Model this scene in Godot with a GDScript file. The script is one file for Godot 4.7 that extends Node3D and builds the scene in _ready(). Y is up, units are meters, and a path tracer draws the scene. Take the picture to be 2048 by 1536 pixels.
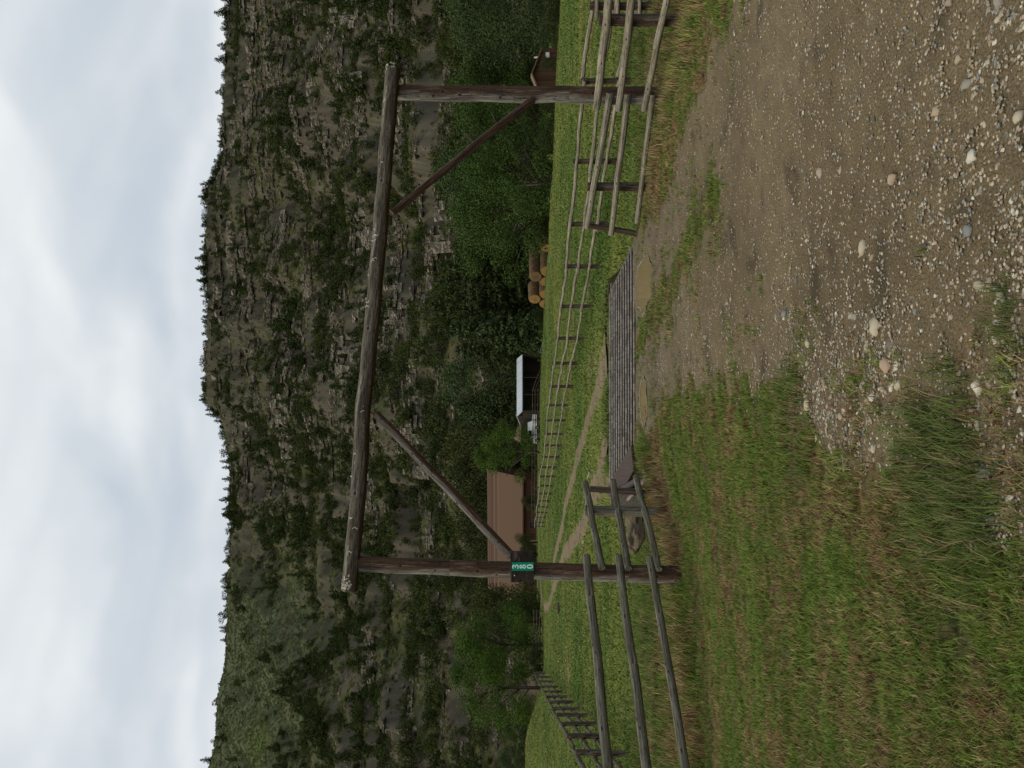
extends Node3D
# A ranch gate with a cattle guard on a gravel road; a meadow, farm buildings and a rocky hillside behind.
# The photograph was taken with the camera turned on its side: image left is up, image top is right.

const F := 1716.0          # focal length in photograph pixels (2048 x 1536)
const EYE := 2.6           # camera height above the meadow
const PITCH := 0.01224

var rng := RandomNumberGenerator.new()
var nz := FastNoiseLite.new()      # smooth noise, frequency 1
var nf := FastNoiseLite.new()      # fractal noise, frequency 1
var M := {}                        # materials
var used := {}
var puddles := []                  # [centre, half length x, half length z, level]

# ------------------------------------------------------------------ helpers
class MB:
	var v := PackedVector3Array()
	var n := PackedVector3Array()
	var c := PackedColorArray()
	var t := PackedVector2Array()
	var i := PackedInt32Array()
	func vert(p: Vector3, nn: Vector3, col := Color.WHITE, uv := Vector2.ZERO) -> int:
		v.push_back(p); n.push_back(nn); c.push_back(col); t.push_back(uv)
		return v.size() - 1
	func tri(a: int, b: int, d: int) -> void:
		i.push_back(a); i.push_back(b); i.push_back(d)
	func face(a: Vector3, b: Vector3, d: Vector3, col := Color.WHITE) -> void:
		var nn := (d - a).cross(b - a).normalized()
		var k := v.size()
		vert(a, nn, col, Vector2(a.x, a.z)); vert(b, nn, col, Vector2(b.x, b.z)); vert(d, nn, col, Vector2(d.x, d.z))
		tri(k, k + 1, k + 2)
	func quad(a: Vector3, b: Vector3, d: Vector3, e: Vector3, col := Color.WHITE, us := 1.0, vs := 1.0) -> void:
		var nn := (e - a).cross(b - a).normalized()
		var k := v.size()
		var w := (b - a).length() * us
		var h := (e - a).length() * vs
		vert(a, nn, col, Vector2(0, 0)); vert(b, nn, col, Vector2(w, 0)); vert(d, nn, col, Vector2(w, h)); vert(e, nn, col, Vector2(0, h))
		tri(k, k + 1, k + 2); tri(k, k + 2, k + 3)
	# box from centre, three half axes
	func box(ce: Vector3, ax: Vector3, ay: Vector3, az: Vector3, col := Color.WHITE) -> void:
		var p := []
		for s in 8:
			p.push_back(ce + ax * (1.0 if s & 1 else -1.0) + ay * (1.0 if s & 2 else -1.0) + az * (1.0 if s & 4 else -1.0))
		quad(p[4], p[6], p[7], p[5], col); quad(p[1], p[3], p[2], p[0], col)
		quad(p[5], p[7], p[3], p[1], col); quad(p[0], p[2], p[6], p[4], col)
		quad(p[6], p[2], p[3], p[7], col); quad(p[0], p[4], p[5], p[1], col)
	func mesh(m: Material) -> ArrayMesh:
		var a := []
		a.resize(Mesh.ARRAY_MAX)
		a[Mesh.ARRAY_VERTEX] = v; a[Mesh.ARRAY_NORMAL] = n; a[Mesh.ARRAY_COLOR] = c; a[Mesh.ARRAY_TEX_UV] = t; a[Mesh.ARRAY_INDEX] = i
		var am := ArrayMesh.new()
		am.add_surface_from_arrays(Mesh.PRIMITIVE_TRIANGLES, a)
		if m: am.surface_set_material(0, m)
		return am

func numbered(called: String) -> String:
	if not used.has(called):
		used[called] = 0
		return called
	used[called] += 1
	return "%s_%03d" % [called, used[called]]

func tag(o: Node3D, label: String, category: String, group := "") -> void:
	o.set_meta("label", label)
	o.set_meta("category", category)
	if group != "": o.set_meta("group", group)

func thing(called: String, label: String, category: String, at := Vector3.ZERO, group := "") -> Node3D:
	var o := Node3D.new()
	o.name = numbered(called)
	add_child(o)
	o.position = at
	tag(o, label, category, group)
	return o

# a mesh as a part of a thing; vertices are in world space and shifted to the parent's origin
func part(called: String, mb: MB, m: Material, parent: Node3D) -> MeshInstance3D:
	var o := MeshInstance3D.new()
	o.name = called
	var at := Vector3.ZERO
	var q: Node = parent
	while q is Node3D and q != self:
		at += (q as Node3D).position
		q = q.get_parent()
	if at != Vector3.ZERO:
		for k in mb.v.size(): mb.v[k] -= at
	o.mesh = mb.mesh(m)
	parent.add_child(o, true)
	return o

# a mesh already in its parent's own space
func part_own(called: String, mb: MB, m: Material, parent: Node3D) -> MeshInstance3D:
	var o := MeshInstance3D.new()
	o.name = called
	o.mesh = mb.mesh(m)
	parent.add_child(o, true)
	return o

func part_mesh(called: String, me: Mesh, parent: Node3D, xf: Transform3D) -> MeshInstance3D:
	var o := MeshInstance3D.new()
	o.name = called
	o.mesh = me
	o.transform = xf
	parent.add_child(o, true)
	return o

func struct(called: String, mb: MB, m: Material) -> MeshInstance3D:
	var o := MeshInstance3D.new()
	o.name = numbered(called)
	o.mesh = mb.mesh(m)
	o.set_meta("kind", "structure")
	add_child(o)
	return o

# photograph pixel (ix, iy) and depth along the view -> point in the world
func px(ix: float, iy: float, d: float) -> Vector3:
	var x := (768.0 - iy) / F
	var y := -(ix - 1024.0) / F
	var yy := y * cos(PITCH) + sin(PITCH)
	var zz := y * sin(PITCH) - cos(PITCH)
	var s := d / -zz
	return Vector3(x * s, EYE + yy * s, -d)

func on_ground(ix: float, iy: float) -> Vector3:
	var d := 2.0
	var p := px(ix, iy, d)
	while d < 400.0:
		d *= 1.01
		p = px(ix, iy, d)
		if p.y <= ground(p.x, d): break
	var lo := d / 1.01
	for k in 12:
		var mid := (lo + d) * 0.5
		p = px(ix, iy, mid)
		if p.y <= ground(p.x, mid): d = mid
		else: lo = mid
	p.y = ground(p.x, d)
	return p

func ordinal(n: int) -> String:
	var units := ["", "first", "second", "third", "fourth", "fifth", "sixth", "seventh", "eighth", "ninth", "tenth", "eleventh", "twelfth", "thirteenth", "fourteenth", "fifteenth", "sixteenth", "seventeenth", "eighteenth", "nineteenth", "twentieth"]
	return units[n] if n <= 20 else ("twenty-" + units[n - 20] if n < 30 else "thirtieth")

func table(t: Array, x: float) -> float:
	if x <= t[0][0]: return t[0][1]
	for k in range(1, t.size()):
		if x <= t[k][0]:
			return lerpf(t[k - 1][1], t[k][1], (x - t[k - 1][0]) / (t[k][0] - t[k - 1][0]))
	return t[t.size() - 1][1]

func lin(r: float, g: float, b: float) -> Color:
	return Color(r, g, b)

func mixc(a: Color, b: Color, t: float) -> Color:
	return a.lerp(b, clampf(t, 0.0, 1.0))

# ------------------------------------------------------------------ the lie of the land
var road_level := [[-40.0, 1.0], [4.0, 1.0], [8.0, 0.82], [12.0, 0.66], [15.8, 0.54], [16.0, 0.53], [18.5, 0.70], [21.0, 0.62], [28.0, 0.22], [36.0, 0.0], [60.0, 0.0]]
var verge_level := [[-40.0, 1.0], [3.5, 1.0], [5.5, 0.9], [8.0, 0.66], [12.0, 0.3], [14.4, 0.17], [17.0, 0.08], [20.0, 0.0], [60.0, 0.0]]
var road_left := [[0.0, -0.6], [5.0, -0.35], [8.0, -0.05], [11.0, -0.2], [14.0, -0.8], [16.0, -1.15], [18.4, -1.5], [26.0, -3.2], [40.0, -6.5]]
var road_right := [[0.0, 12.0], [4.0, 7.0], [6.0, 4.2], [8.0, 3.2], [11.0, 2.7], [14.0, 2.7], [16.0, 2.5], [18.4, 2.1], [26.0, 0.3], [40.0, -3.0]]
var edge_v := [[-400.0, 1076.0], [120.0, 1068.0], [190.0, 1084.0], [300.0, 1084.0], [340.0, 1066.0], [420.0, 1066.0], [586.0, 1072.0], [686.0, 1076.0], [836.0, 1085.0], [976.0, 1092.0], [1136.0, 1104.0], [1286.0, 1112.0], [1536.0, 1121.0], [2200.0, 1135.0]]

func ground(x: float, d: float) -> float:
	var w := 0.0
	if d < 45.0:
		var xl := table(road_left, d)
		var xr := table(road_right, d)
		var out := maxf(xl - x, x - xr)
		w = 1.0 - smoothstep(0.15, lerpf(2.3, 0.85, smoothstep(12.0, 15.5, d)), out)
	var y := lerpf(table(verge_level, d), table(road_level, d), w)
	# the pit below the cattle guard
	if d > 16.0 and d < 18.6 and x > -1.75 and x < 2.75:
		var px0 := lerpf(-1.3, -1.9, (d - 16.0) / 2.4)
		if x > px0: y = -0.25
	# unevenness of the ground
	y += nz.get_noise_2d(x * 0.35, d * 0.35) * 0.05 * smoothstep(1.0, 6.0, d)
	if d < 24.0:
		y += nf.get_noise_2d(x * 2.2, d * 2.2) * 0.022 + nz.get_noise_2d(x * 9.0, d * 9.0) * 0.007
	for p in puddles:
		var e := Vector2((x - p[0].x) / p[1], (-d - p[0].z) / p[2]).length()
		if e < 1.7: y = lerpf(p[3], y, smoothstep(1.04, 1.65, e)) if e > 1.04 else p[3] - 0.03 * smoothstep(1.04, 0.84, e)
	if d > 30.0:
		y += nz.get_noise_2d(x * 0.06, d * 0.06) * 0.12 * smoothstep(30.0, 60.0, d)
		var u := 768.0 + x * F / d
		# knoll on the left
		y += 2.2 * smoothstep(200.0, 40.0, u) * smoothstep(62.0, 92.0, d) * (1.0 - smoothstep(100.0, 150.0, d))
		# the bank where the meadow ends
		var de := EYE * F / (table(edge_v, u) - 1045.0)
		y -= 2.0 * smoothstep(de, de + 16.0, d)
	return y

var sky_v := [[-300.0, 400.0], [0.0, 420.0], [36.0, 430.0], [86.0, 436.0], [136.0, 440.0], [186.0, 446.0], [236.0, 452.0], [286.0, 455.0], [386.0, 460.0], [436.0, 466.0], [486.0, 472.0], [536.0, 472.0], [586.0, 467.0], [636.0, 460.0], [686.0, 446.0], [736.0, 427.0], [776.0, 418.0], [816.0, 412.0], [846.0, 418.0], [896.0, 424.0], [976.0, 426.0], [1066.0, 430.0], [1136.0, 434.0], [1236.0, 446.0], [1306.0, 458.0], [1386.0, 464.0], [1536.0, 474.0], [1900.0, 490.0]]
var prof := [[-0.2, -0.05], [0.0, 0.0], [0.15, 0.1], [0.3, 0.235], [0.5, 0.445], [0.7, 0.655], [0.85, 0.815], [0.93, 0.925], [0.965, 0.985], [1.0, 1.0], [1.2, 0.97], [1.5, 0.85]]
const RIDGE := 480.0

func hill_s(x: float, d: float) -> float:
	var foot := 158.0 + 16.0 * nz.get_noise_2d(x * 0.012, 7.3)
	return (d - foot) / (RIDGE - foot)

func hill(x: float, d: float) -> float:
	var s := hill_s(x, d)
	var ur := 768.0 + x * F / RIDGE
	var hr := EYE + (1045.0 - table(sky_v, ur)) * RIDGE / F
	var h := -4.0 + (hr + 4.0) * table(prof, s)
	var body := clampf(s * 6.0, 0.0, 1.0) * clampf((1.0 - s) * 7.0, 0.0, 1.0)
	# gullies and spurs running down the slope
	h += body * (nf.get_noise_2d(x * 0.018 + 30.0, d * 0.006) * 13.0 + nf.get_noise_2d(x * 0.05, d * 0.03 + 9.0) * 4.5)
	# ledges: level beds of rock, broken up along their length
	var smoothness := smoothstep(430.0, 180.0, 768.0 + x * F / d) * smoothstep(0.42, 0.6, s)
	var a := clampf(0.35 + 1.5 * nf.get_noise_2d(x * 0.02, d * 0.02 + 40.0), 0.0, 1.0) * (1.0 - smoothness)
	a = maxf(a, smoothstep(0.86, 0.92, s) * smoothstep(560.0, 760.0, ur) * 0.95)
	a *= clampf(s * 4.0, 0.0, 1.0) * clampf((1.03 - s) * 20.0, 0.0, 1.0)
	var st := 11.0
	var q := (h + 2.2 * nz.get_noise_2d(x * 0.015, 3.0)) / st
	var fr := q - floorf(q)
	var stepped := h + (smoothstep(0.38, 0.66, fr) - fr) * st
	h = lerpf(h, stepped, a)
	h += nf.get_noise_2d(x * 0.16, d * 0.16) * 0.8 * clampf(s * 8.0, 0.0, 1.0)
	# the ridge itself stays on its skyline
	return h

# ------------------------------------------------------------------ materials
func noise_tex(freq: float, lo: Color, hi: Color, size := 512, oct := 5, as_normal := false, bump := 4.0, seed_ := 1, mid := -1.0) -> NoiseTexture2D:
	var t := NoiseTexture2D.new()
	var n := FastNoiseLite.new()
	n.noise_type = FastNoiseLite.TYPE_SIMPLEX_SMOOTH
	n.fractal_type = FastNoiseLite.FRACTAL_FBM
	n.fractal_octaves = oct
	n.frequency = freq
	n.seed = seed_
	t.noise = n
	t.width = size
	t.height = size
	t.seamless = true
	t.generate_mipmaps = false
	if as_normal:
		t.as_normal_map = true
		t.bump_strength = bump
	else:
		var g := Gradient.new()
		g.set_color(0, lo)
		g.set_color(1, hi)
		if mid > 0.0: g.add_point(mid, lo.lerp(hi, 0.35))
		t.color_ramp = g
	return t

# wood seen round a log: x runs round the log, y along the grain. a weathered coat and a patch of unbleached wood
func wood_tex(sd: int, grey: Color, dark: Color, brown: Color, at: float, half: float, spots: float, spot_col: Color, w := 128, h := 512) -> ImageTexture:
	var img := Image.create(w, h, false, Image.FORMAT_RGB8)
	var n1 := FastNoiseLite.new()
	n1.seed = sd
	n1.frequency = 1.0
	var rk := RandomNumberGenerator.new()
	rk.seed = sd
	var knots := []
	for k in 9: knots.push_back(Vector3(rk.randf() * w, rk.randf() * h, rk.randf_range(2.5, 5.0)))
	for yy in h:
		var v := float(yy) / h
		for xx in w:
			var an := TAU * xx / w
			var cx := cos(an)
			var cy := sin(an)
			var s0 := n1.get_noise_3d(cx * 1.9, cy * 1.9, v * 3.0 + 140.0)
			var s1 := n1.get_noise_3d(cx * 4.2, cy * 4.2, v * 5.0)
			var s2 := n1.get_noise_3d(cx * 11.0, cy * 11.0, v * 7.0 + 20.0)
			var s3 := n1.get_noise_3d(cx * 24.0, cy * 24.0, v * 12.0 + 50.0)
			var off: float = absf(fposmod(float(xx) / w - at + 0.5, 1.0) - 0.5)
			var b := smoothstep(half + 0.05, half - 0.05, off + s1 * 0.07 + s2 * 0.05) if half > 0.0 else 0.0
			var col := grey.lerp(brown, b)
			col = col.lerp(dark, clampf(0.3 + s0 * 0.9 + s1 * 1.0 + s2 * 0.7 + s3 * 0.4, 0.0, 1.0) * 0.78)
			col = col.lightened(clampf(s2 * 0.5 - s0 * 0.5 - 0.1, 0.0, 0.25))
			# drying cracks
			var ck := n1.get_noise_3d(cx * 3.4, cy * 3.4, v * 1.5 + 90.0)
			if absf(ck) < 0.03: col = col.lerp(dark.darkened(0.5), 0.75)
			for kn in knots:
				var dy: float = absf(yy - kn.y)
				if dy < 14.0:
					var e := Vector2((xx - kn.x) / kn.z, dy / (kn.z * 1.6)).length()
					if e < 1.0: col = col.lerp(dark.darkened(0.35), 0.8 if e < 0.6 else 0.4)
					elif e < 1.5: col = col.lightened(0.08)
			if spots > 0.0:
				var sp := n1.get_noise_3d(cx * 2.4 + 7.0, cy * 2.4, v * 26.0)
				var sp2 := n1.get_noise_3d(cx * 7.0 + 7.0, cy * 7.0, v * 60.0)
				if sp + sp2 * 0.5 > 1.0 - spots: col = col.lerp(spot_col, 0.75)
			img.set_pixel(xx, yy, col)
	return ImageTexture.create_from_image(img)

func mat(rough := 0.95, vcol := true, albedo := Color.WHITE) -> StandardMaterial3D:
	var m := StandardMaterial3D.new()
	m.albedo_color = albedo
	m.roughness = rough
	m.metallic_specular = 0.3
	m.vertex_color_use_as_albedo = vcol
	return m

func wood_mat(tex: Texture2D) -> StandardMaterial3D:
	var m := mat(0.9, true)
	m.albedo_texture = tex
	return m

func c8(r: int, g: int, b: int) -> Color:
	return Color8(r, g, b)

func make_materials() -> void:
	var leafy := func(bl: float) -> StandardMaterial3D:
		var m := mat(0.75, true)
		m.cull_mode = BaseMaterial3D.CULL_DISABLED
		if bl > 0.0:
			m.backlight_enabled = true
			m.backlight = Color(bl, bl, bl * 0.6)
		return m
	M.leaf = leafy.call(0.35)
	M.needle = leafy.call(0.1)
	M.grass = leafy.call(0.3)
	M.needle.metallic_specular = 0.08
	M.leaf.metallic_specular = 0.12
	# ground
	var g := mat(1.0)
	g.albedo_texture = noise_tex(0.02, Color(0.62, 0.62, 0.6), Color(1, 1, 1), 512, 5)
	g.uv1_triplanar = true
	g.uv1_world_triplanar = true
	g.uv1_scale = Vector3(0.9, 0.9, 0.9)
	M.ground = g
	var gr := mat(0.97)
	gr.albedo_texture = noise_tex(0.06, Color(0.66, 0.65, 0.63), Color(1, 1, 1), 1024, 5, false, 4, 3)
	gr.normal_enabled = true
	gr.normal_texture = noise_tex(0.07, Color.BLACK, Color.WHITE, 1024, 4, true, 14.0, 5)
	gr.normal_scale = 1.0
	gr.uv1_triplanar = true
	gr.uv1_world_triplanar = true
	gr.uv1_scale = Vector3(0.8, 0.8, 0.8)
	M.gravel = gr
	var hl := mat(1.0)
	hl.albedo_texture = noise_tex(0.035, Color(0.3, 0.3, 0.28), Color(1.0, 1.0, 1.0), 1024, 5, false, 4, 9)
	hl.normal_enabled = true
	hl.normal_texture = noise_tex(0.04, Color.BLACK, Color.WHITE, 1024, 4, true, 9.0, 15)
	hl.uv1_triplanar = true
	hl.uv1_world_triplanar = true
	hl.uv1_scale = Vector3(0.1, 0.22, 0.1)
	hl.normal_scale = 0.5
	M.hill = hl
	M.stone = mat(0.85)
	var rk := mat(0.95)
	rk.albedo_texture = noise_tex(0.05, Color(0.55, 0.53, 0.5), Color(1, 1, 1), 512, 5, false, 4, 21)
	rk.uv1_triplanar = true
	rk.uv1_world_triplanar = true
	rk.uv1_scale = Vector3(0.5, 1.2, 0.5)
	M.rock = rk
	# woods: weathered grey, dark, unbleached brown
	M.post_wood = wood_mat(wood_tex(1, c8(120, 116, 106), c8(50, 42, 36), c8(82, 61, 46), 0.86, 0.16, 0.0, Color.WHITE))
	M.beam_wood = wood_mat(wood_tex(2, c8(102, 95, 82), c8(50, 43, 36), c8(72, 55, 43), 0.5, 0.14, 0.14, c8(176, 168, 140)))
	M.brace_wood = wood_mat(wood_tex(3, c8(130, 123, 110), c8(48, 37, 30), c8(82, 58, 45), 0.55, 0.3, 0.0, Color.WHITE))
	M.rail_wood = wood_mat(wood_tex(4, c8(112, 109, 95), c8(54, 49, 40), c8(110, 96, 74), 0.5, 0.12, 0.05, c8(160, 165, 140)))
	M.pale_wood = wood_mat(wood_tex(5, c8(138, 131, 113), c8(70, 61, 50), c8(110, 92, 76), 0.5, 0.1, 0.1, c8(70, 58, 48)))
	M.field_wood = wood_mat(wood_tex(6, c8(146, 138, 120), c8(70, 60, 52), c8(104, 86, 72), 0.5, 0.15, 0.16, c8(62, 52, 44)))
	M.dark_wood = wood_mat(wood_tex(7, c8(92, 82, 72), c8(46, 38, 33), c8(66, 49, 38), 0.5, 0.2, 0.0, Color.WHITE))
	# metal and manufactured things
	var st := mat(0.55, true)
	st.metallic = 0.3
	st.albedo_texture = noise_tex(0.05, Color(0.5, 0.48, 0.46), Color(1, 1, 1), 256, 5, false, 4, 31)
	st.uv1_triplanar = true
	st.uv1_world_triplanar = true
	st.uv1_scale = Vector3(1.3, 1.3, 1.3)
	M.steel = st
	M.tin = mat(0.45, true)
	M.tin.metallic = 0.35
	M.paint = mat(0.3, true)
	M.paint.clearcoat_enabled = true
	M.paint.clearcoat = 0.5
	M.glass = mat(0.06, true)
	M.rubber = mat(0.85, true)
	M.sign_paint = mat(0.35, true)
	M.board = wood_mat(wood_tex(8, c8(96, 90, 82), c8(52, 46, 40), c8(70, 60, 50), 0.5, 0.2, 0.0, Color.WHITE))
	var ro := mat(0.95, true)
	ro.albedo_texture = noise_tex(0.09, Color(0.72, 0.7, 0.68), Color(1, 1, 1), 512, 4, false, 4, 41)
	ro.uv1_triplanar = true
	ro.uv1_world_triplanar = true
	ro.uv1_scale = Vector3(0.35, 0.35, 0.35)
	M.roof = ro
	M.siding = mat(0.9, true)
	var hy := mat(1.0, true)
	hy.albedo_texture = noise_tex(0.05, Color(0.55, 0.5, 0.42), Color(1, 1, 1), 512, 5, false, 4, 51)
	hy.uv1_triplanar = true
	hy.uv1_scale = Vector3(1.5, 1.5, 1.5)
	M.hay = hy
	var wt := mat(0.04, true)
	wt.metallic_specular = 0.5
	M.water = wt
	M.concrete = rk

# ------------------------------------------------------------------ shapes
# a tapered, slightly crooked log from p0 to p1
func log_into(mb: MB, p0: Vector3, p1: Vector3, r0: float, r1: float, wob := 0.01, sides := 12, segs := 8, tint := Color.WHITE, round_end := 0.0, voff := -1.0) -> void:
	var d := (p1 - p0)
	var ln := d.length()
	d /= ln
	var ref := Vector3.UP if absf(d.y) < 0.9 else Vector3.RIGHT
	var b1 := (ref - d * ref.dot(d)).normalized()
	var b2 := d.cross(b1)
	var sd := rng.randf() * 100.0
	var vo := rng.randf() if voff < 0.0 else voff
	var first := mb.v.size()
	var rings := []
	for s in segs + 1:
		rings.push_back(float(s) / segs)
	if round_end > 0.0:
		rings = [0.0, round_end * 0.35 / ln, round_end / ln] + rings.slice(1, segs) + [1.0 - round_end / ln, 1.0 - round_end * 0.35 / ln, 1.0]
	for s in rings.size():
		var f: float = rings[s]
		var ce := p0 + d * (ln * f)
		var off := Vector2(nz.get_noise_2d(sd, f * ln * 0.7), nz.get_noise_2d(sd + 40.0, f * ln * 0.7)) * wob * 2.2 * sin(PI * clampf(f, 0.03, 0.97))
		ce += b1 * off.x + b2 * off.y
		var r := lerpf(r0, r1, f)
		if round_end > 0.0:
			if s == 0 or s == rings.size() - 1: r *= 0.72
			elif s == 1 or s == rings.size() - 2: r *= 0.92
		for k in sides + 1:
			var an := TAU * k / sides
			var nn := b1 * cos(an) + b2 * sin(an)
			var rr := r * (1.0 + 0.05 * nz.get_noise_3d(cos(an) * 1.5 + sd, sin(an) * 1.5, f * ln * 2.0) + 0.03 * nz.get_noise_3d(cos(an) * 4.0 + sd, sin(an) * 4.0, f * ln * 9.0))
			mb.vert(ce + nn * rr, nn, tint, Vector2(float(k) / sides, vo + f * ln / 2.5))
	for s in rings.size() - 1:
		for k in sides:
			var a := first + s * (sides + 1) + k
			var b := a + sides + 1
			mb.tri(a, b, a + 1); mb.tri(a + 1, b, b + 1)
	for e in 2:
		var base := first + (0 if e == 0 else (rings.size() - 1) * (sides + 1))
		var cc := Vector3.ZERO
		for k in sides: cc += mb.v[base + k]
		cc /= sides
		var nn := -d if e == 0 else d
		var ci := mb.vert(cc, nn, tint * 0.8, Vector2(0.3, vo))
		var prev := -1
		for k in sides + 1:
			var q := mb.vert(mb.v[base + k], nn, tint * 0.8, Vector2(0.3 + 0.05 * cos(TAU * k / sides), vo + 0.02 * sin(TAU * k / sides)))
			if prev >= 0:
				if e == 0: mb.tri(ci, prev, q)
				else: mb.tri(ci, q, prev)
			prev = q

func log_part(called: String, p0: Vector3, p1: Vector3, r0: float, r1: float, m: Material, parent: Node3D, wob := 0.01, sides := 12, segs := 8, tint := Color.WHITE, round_end := 0.0) -> MeshInstance3D:
	var mb := MB.new()
	log_into(mb, p0, p1, r0, r1, wob, sides, segs, tint, round_end)
	return part(called, mb, m, parent)

# a lumpy rounded stone of radius 1
func stone_mesh(sd: int, m: Material, rough := 0.25, boxy := 0.0, det := 1) -> ArrayMesh:
	var t := (1.0 + sqrt(5.0)) / 2.0
	var vs := [Vector3(-1, t, 0), Vector3(1, t, 0), Vector3(-1, -t, 0), Vector3(1, -t, 0), Vector3(0, -1, t), Vector3(0, 1, t), Vector3(0, -1, -t), Vector3(0, 1, -t), Vector3(t, 0, -1), Vector3(t, 0, 1), Vector3(-t, 0, -1), Vector3(-t, 0, 1)]
	var fs := [[0, 11, 5], [0, 5, 1], [0, 1, 7], [0, 7, 10], [0, 10, 11], [1, 5, 9], [5, 11, 4], [11, 10, 2], [10, 7, 6], [7, 1, 8], [3, 9, 4], [3, 4, 2], [3, 2, 6], [3, 6, 8], [3, 8, 9], [4, 9, 5], [2, 4, 11], [6, 2, 10], [8, 6, 7], [9, 8, 1]]
	var tris := []
	for f in fs: tris.push_back([vs[f[0]].normalized(), vs[f[1]].normalized(), vs[f[2]].normalized()])
	for k in det:
		var more := []
		for f in tris:
			var a: Vector3 = (f[0] + f[1]).normalized()
			var b: Vector3 = (f[1] + f[2]).normalized()
			var c: Vector3 = (f[2] + f[0]).normalized()
			more += [[f[0], a, c], [a, f[1], b], [c, b, f[2]], [a, b, c]]
		tris = more
	var mb := MB.new()
	var shape := func(p: Vector3) -> Vector3:
		var q := p
		if boxy > 0.0:
			var mx := maxf(absf(p.x), maxf(absf(p.y), absf(p.z)))
			q = p.lerp(p / mx * 0.82, boxy)
		return q * (1.0 + rough * nz.get_noise_3d(p.x * 0.9 + sd * 10.0, p.y * 0.9, p.z * 0.9) * 1.6 + rough * 0.4 * nz.get_noise_3d(p.x * 2.5 + sd * 10.0, p.y * 2.5, p.z * 2.5))
	for f in tris:
		var a: Vector3 = shape.call(f[0])
		var b: Vector3 = shape.call(f[1])
		var c: Vector3 = shape.call(f[2])
		if boxy > 0.0:
			mb.face(a, c, b)
		else:
			var k := mb.v.size()
			mb.vert(a, f[0]); mb.vert(b, f[1]); mb.vert(c, f[2])
			mb.tri(k, k + 2, k + 1)
	return mb.mesh(m)

# an angular block of rock, about 2 x 2 x 2, with broken faces
func block_mesh(sd: int, m: Material, jit := 0.16) -> ArrayMesh:
	var mb := MB.new()
	var at := func(p: Vector3) -> Vector3:
		var q := p * Vector3(1.0 - 0.05 * absf(p.y), 1, 1)
		return q + Vector3(nz.get_noise_3d(p.x * 1.7 + sd * 9.0, p.y * 1.7, p.z * 1.7), nz.get_noise_3d(p.x * 1.7, p.y * 1.7 + sd * 9.0, p.z * 1.7) * 0.7, nz.get_noise_3d(p.x * 2.1, p.y * 2.1, p.z * 2.1 + sd * 9.0) * 1.5) * jit * 1.6
	for f in 5:
		var u := [Vector3(1, 0, 0), Vector3(1, 0, 0), Vector3(0, 0, -1), Vector3(0, 0, 1), Vector3(-1, 0, 0)][f] as Vector3
		var w := [Vector3(0, 1, 0), Vector3(0, 0, -1), Vector3(0, 1, 0), Vector3(0, 1, 0), Vector3(0, 1, 0)][f] as Vector3
		var n := u.cross(w)
		for i in 3:
			for j in 3:
				var p := []
				for c in [[0, 0], [0, 1], [1, 1], [1, 0]]:
					p.push_back(at.call(n + u * ((i + c[0]) / 1.5 - 1.0) + w * ((j + c[1]) / 1.5 - 1.0)))
				var sh := 1.0 + 0.16 * nz.get_noise_3d(n.x * 3.0 + i * 2.3 + sd, j * 2.3, n.z * 3.0)
				mb.face(p[0], p[1], p[2], Color(sh, sh, sh)); mb.face(p[0], p[2], p[3], Color(sh, sh, sh))
	return mb.mesh(m)

# leaves: small diamonds in clumps; the crown is given as a list of clumps [centre, radii]
func leaves_into(mb: MB, clumps: Array, n: int, size: float, cols: Array, droop := 0.0, long := 1.3) -> void:
	var total := 0.0
	for c in clumps: total += pow(c[1].x * c[1].y * c[1].z, 0.667)
	for c in clumps:
		var cnt := int(n * pow(c[1].x * c[1].y * c[1].z, 0.667) / total)
		var cc: Color = mixc(cols[0], cols[1], rng.randf())
		for k in cnt:
			var dir := Vector3(rng.randfn(), rng.randfn(), rng.randfn()).normalized()
			var rad := pow(rng.randf(), 0.4) * (0.85 + 0.3 * rng.randf())
			var p: Vector3 = c[0] + Vector3(dir.x * c[1].x, dir.y * c[1].y, dir.z * c[1].z) * rad
			var nn := (dir * 0.5 + Vector3(rng.randfn(), rng.randfn() + 0.6, rng.randfn()) * 0.6).normalized()
			var side := nn.cross(Vector3(rng.randfn(), rng.randfn(), rng.randfn())).normalized()
			var up := side.cross(nn)
			if droop != 0.0:
				up = (dir * 0.7 + Vector3(0, -droop, 0) + up * 0.5).normalized()
				side = up.cross(nn).normalized()
			var s := size * rng.randf_range(0.6, 1.35)
			var col: Color = mixc(cc, cols[rng.randi() % cols.size()], 0.45) * rng.randf_range(0.8, 1.2)
			col.a = 1.0
			var q := mb.v.size()
			var a := up * s * long
			var b := side * s * 0.6
			nn = a.cross(b).normalized()
			mb.vert(p - a * 0.5, nn, col); mb.vert(p + b * 0.5, nn, col); mb.vert(p + a * 0.5, nn, col); mb.vert(p - b * 0.5, nn, col)
			mb.tri(q, q + 1, q + 2); mb.tri(q, q + 2, q + 3)

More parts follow.
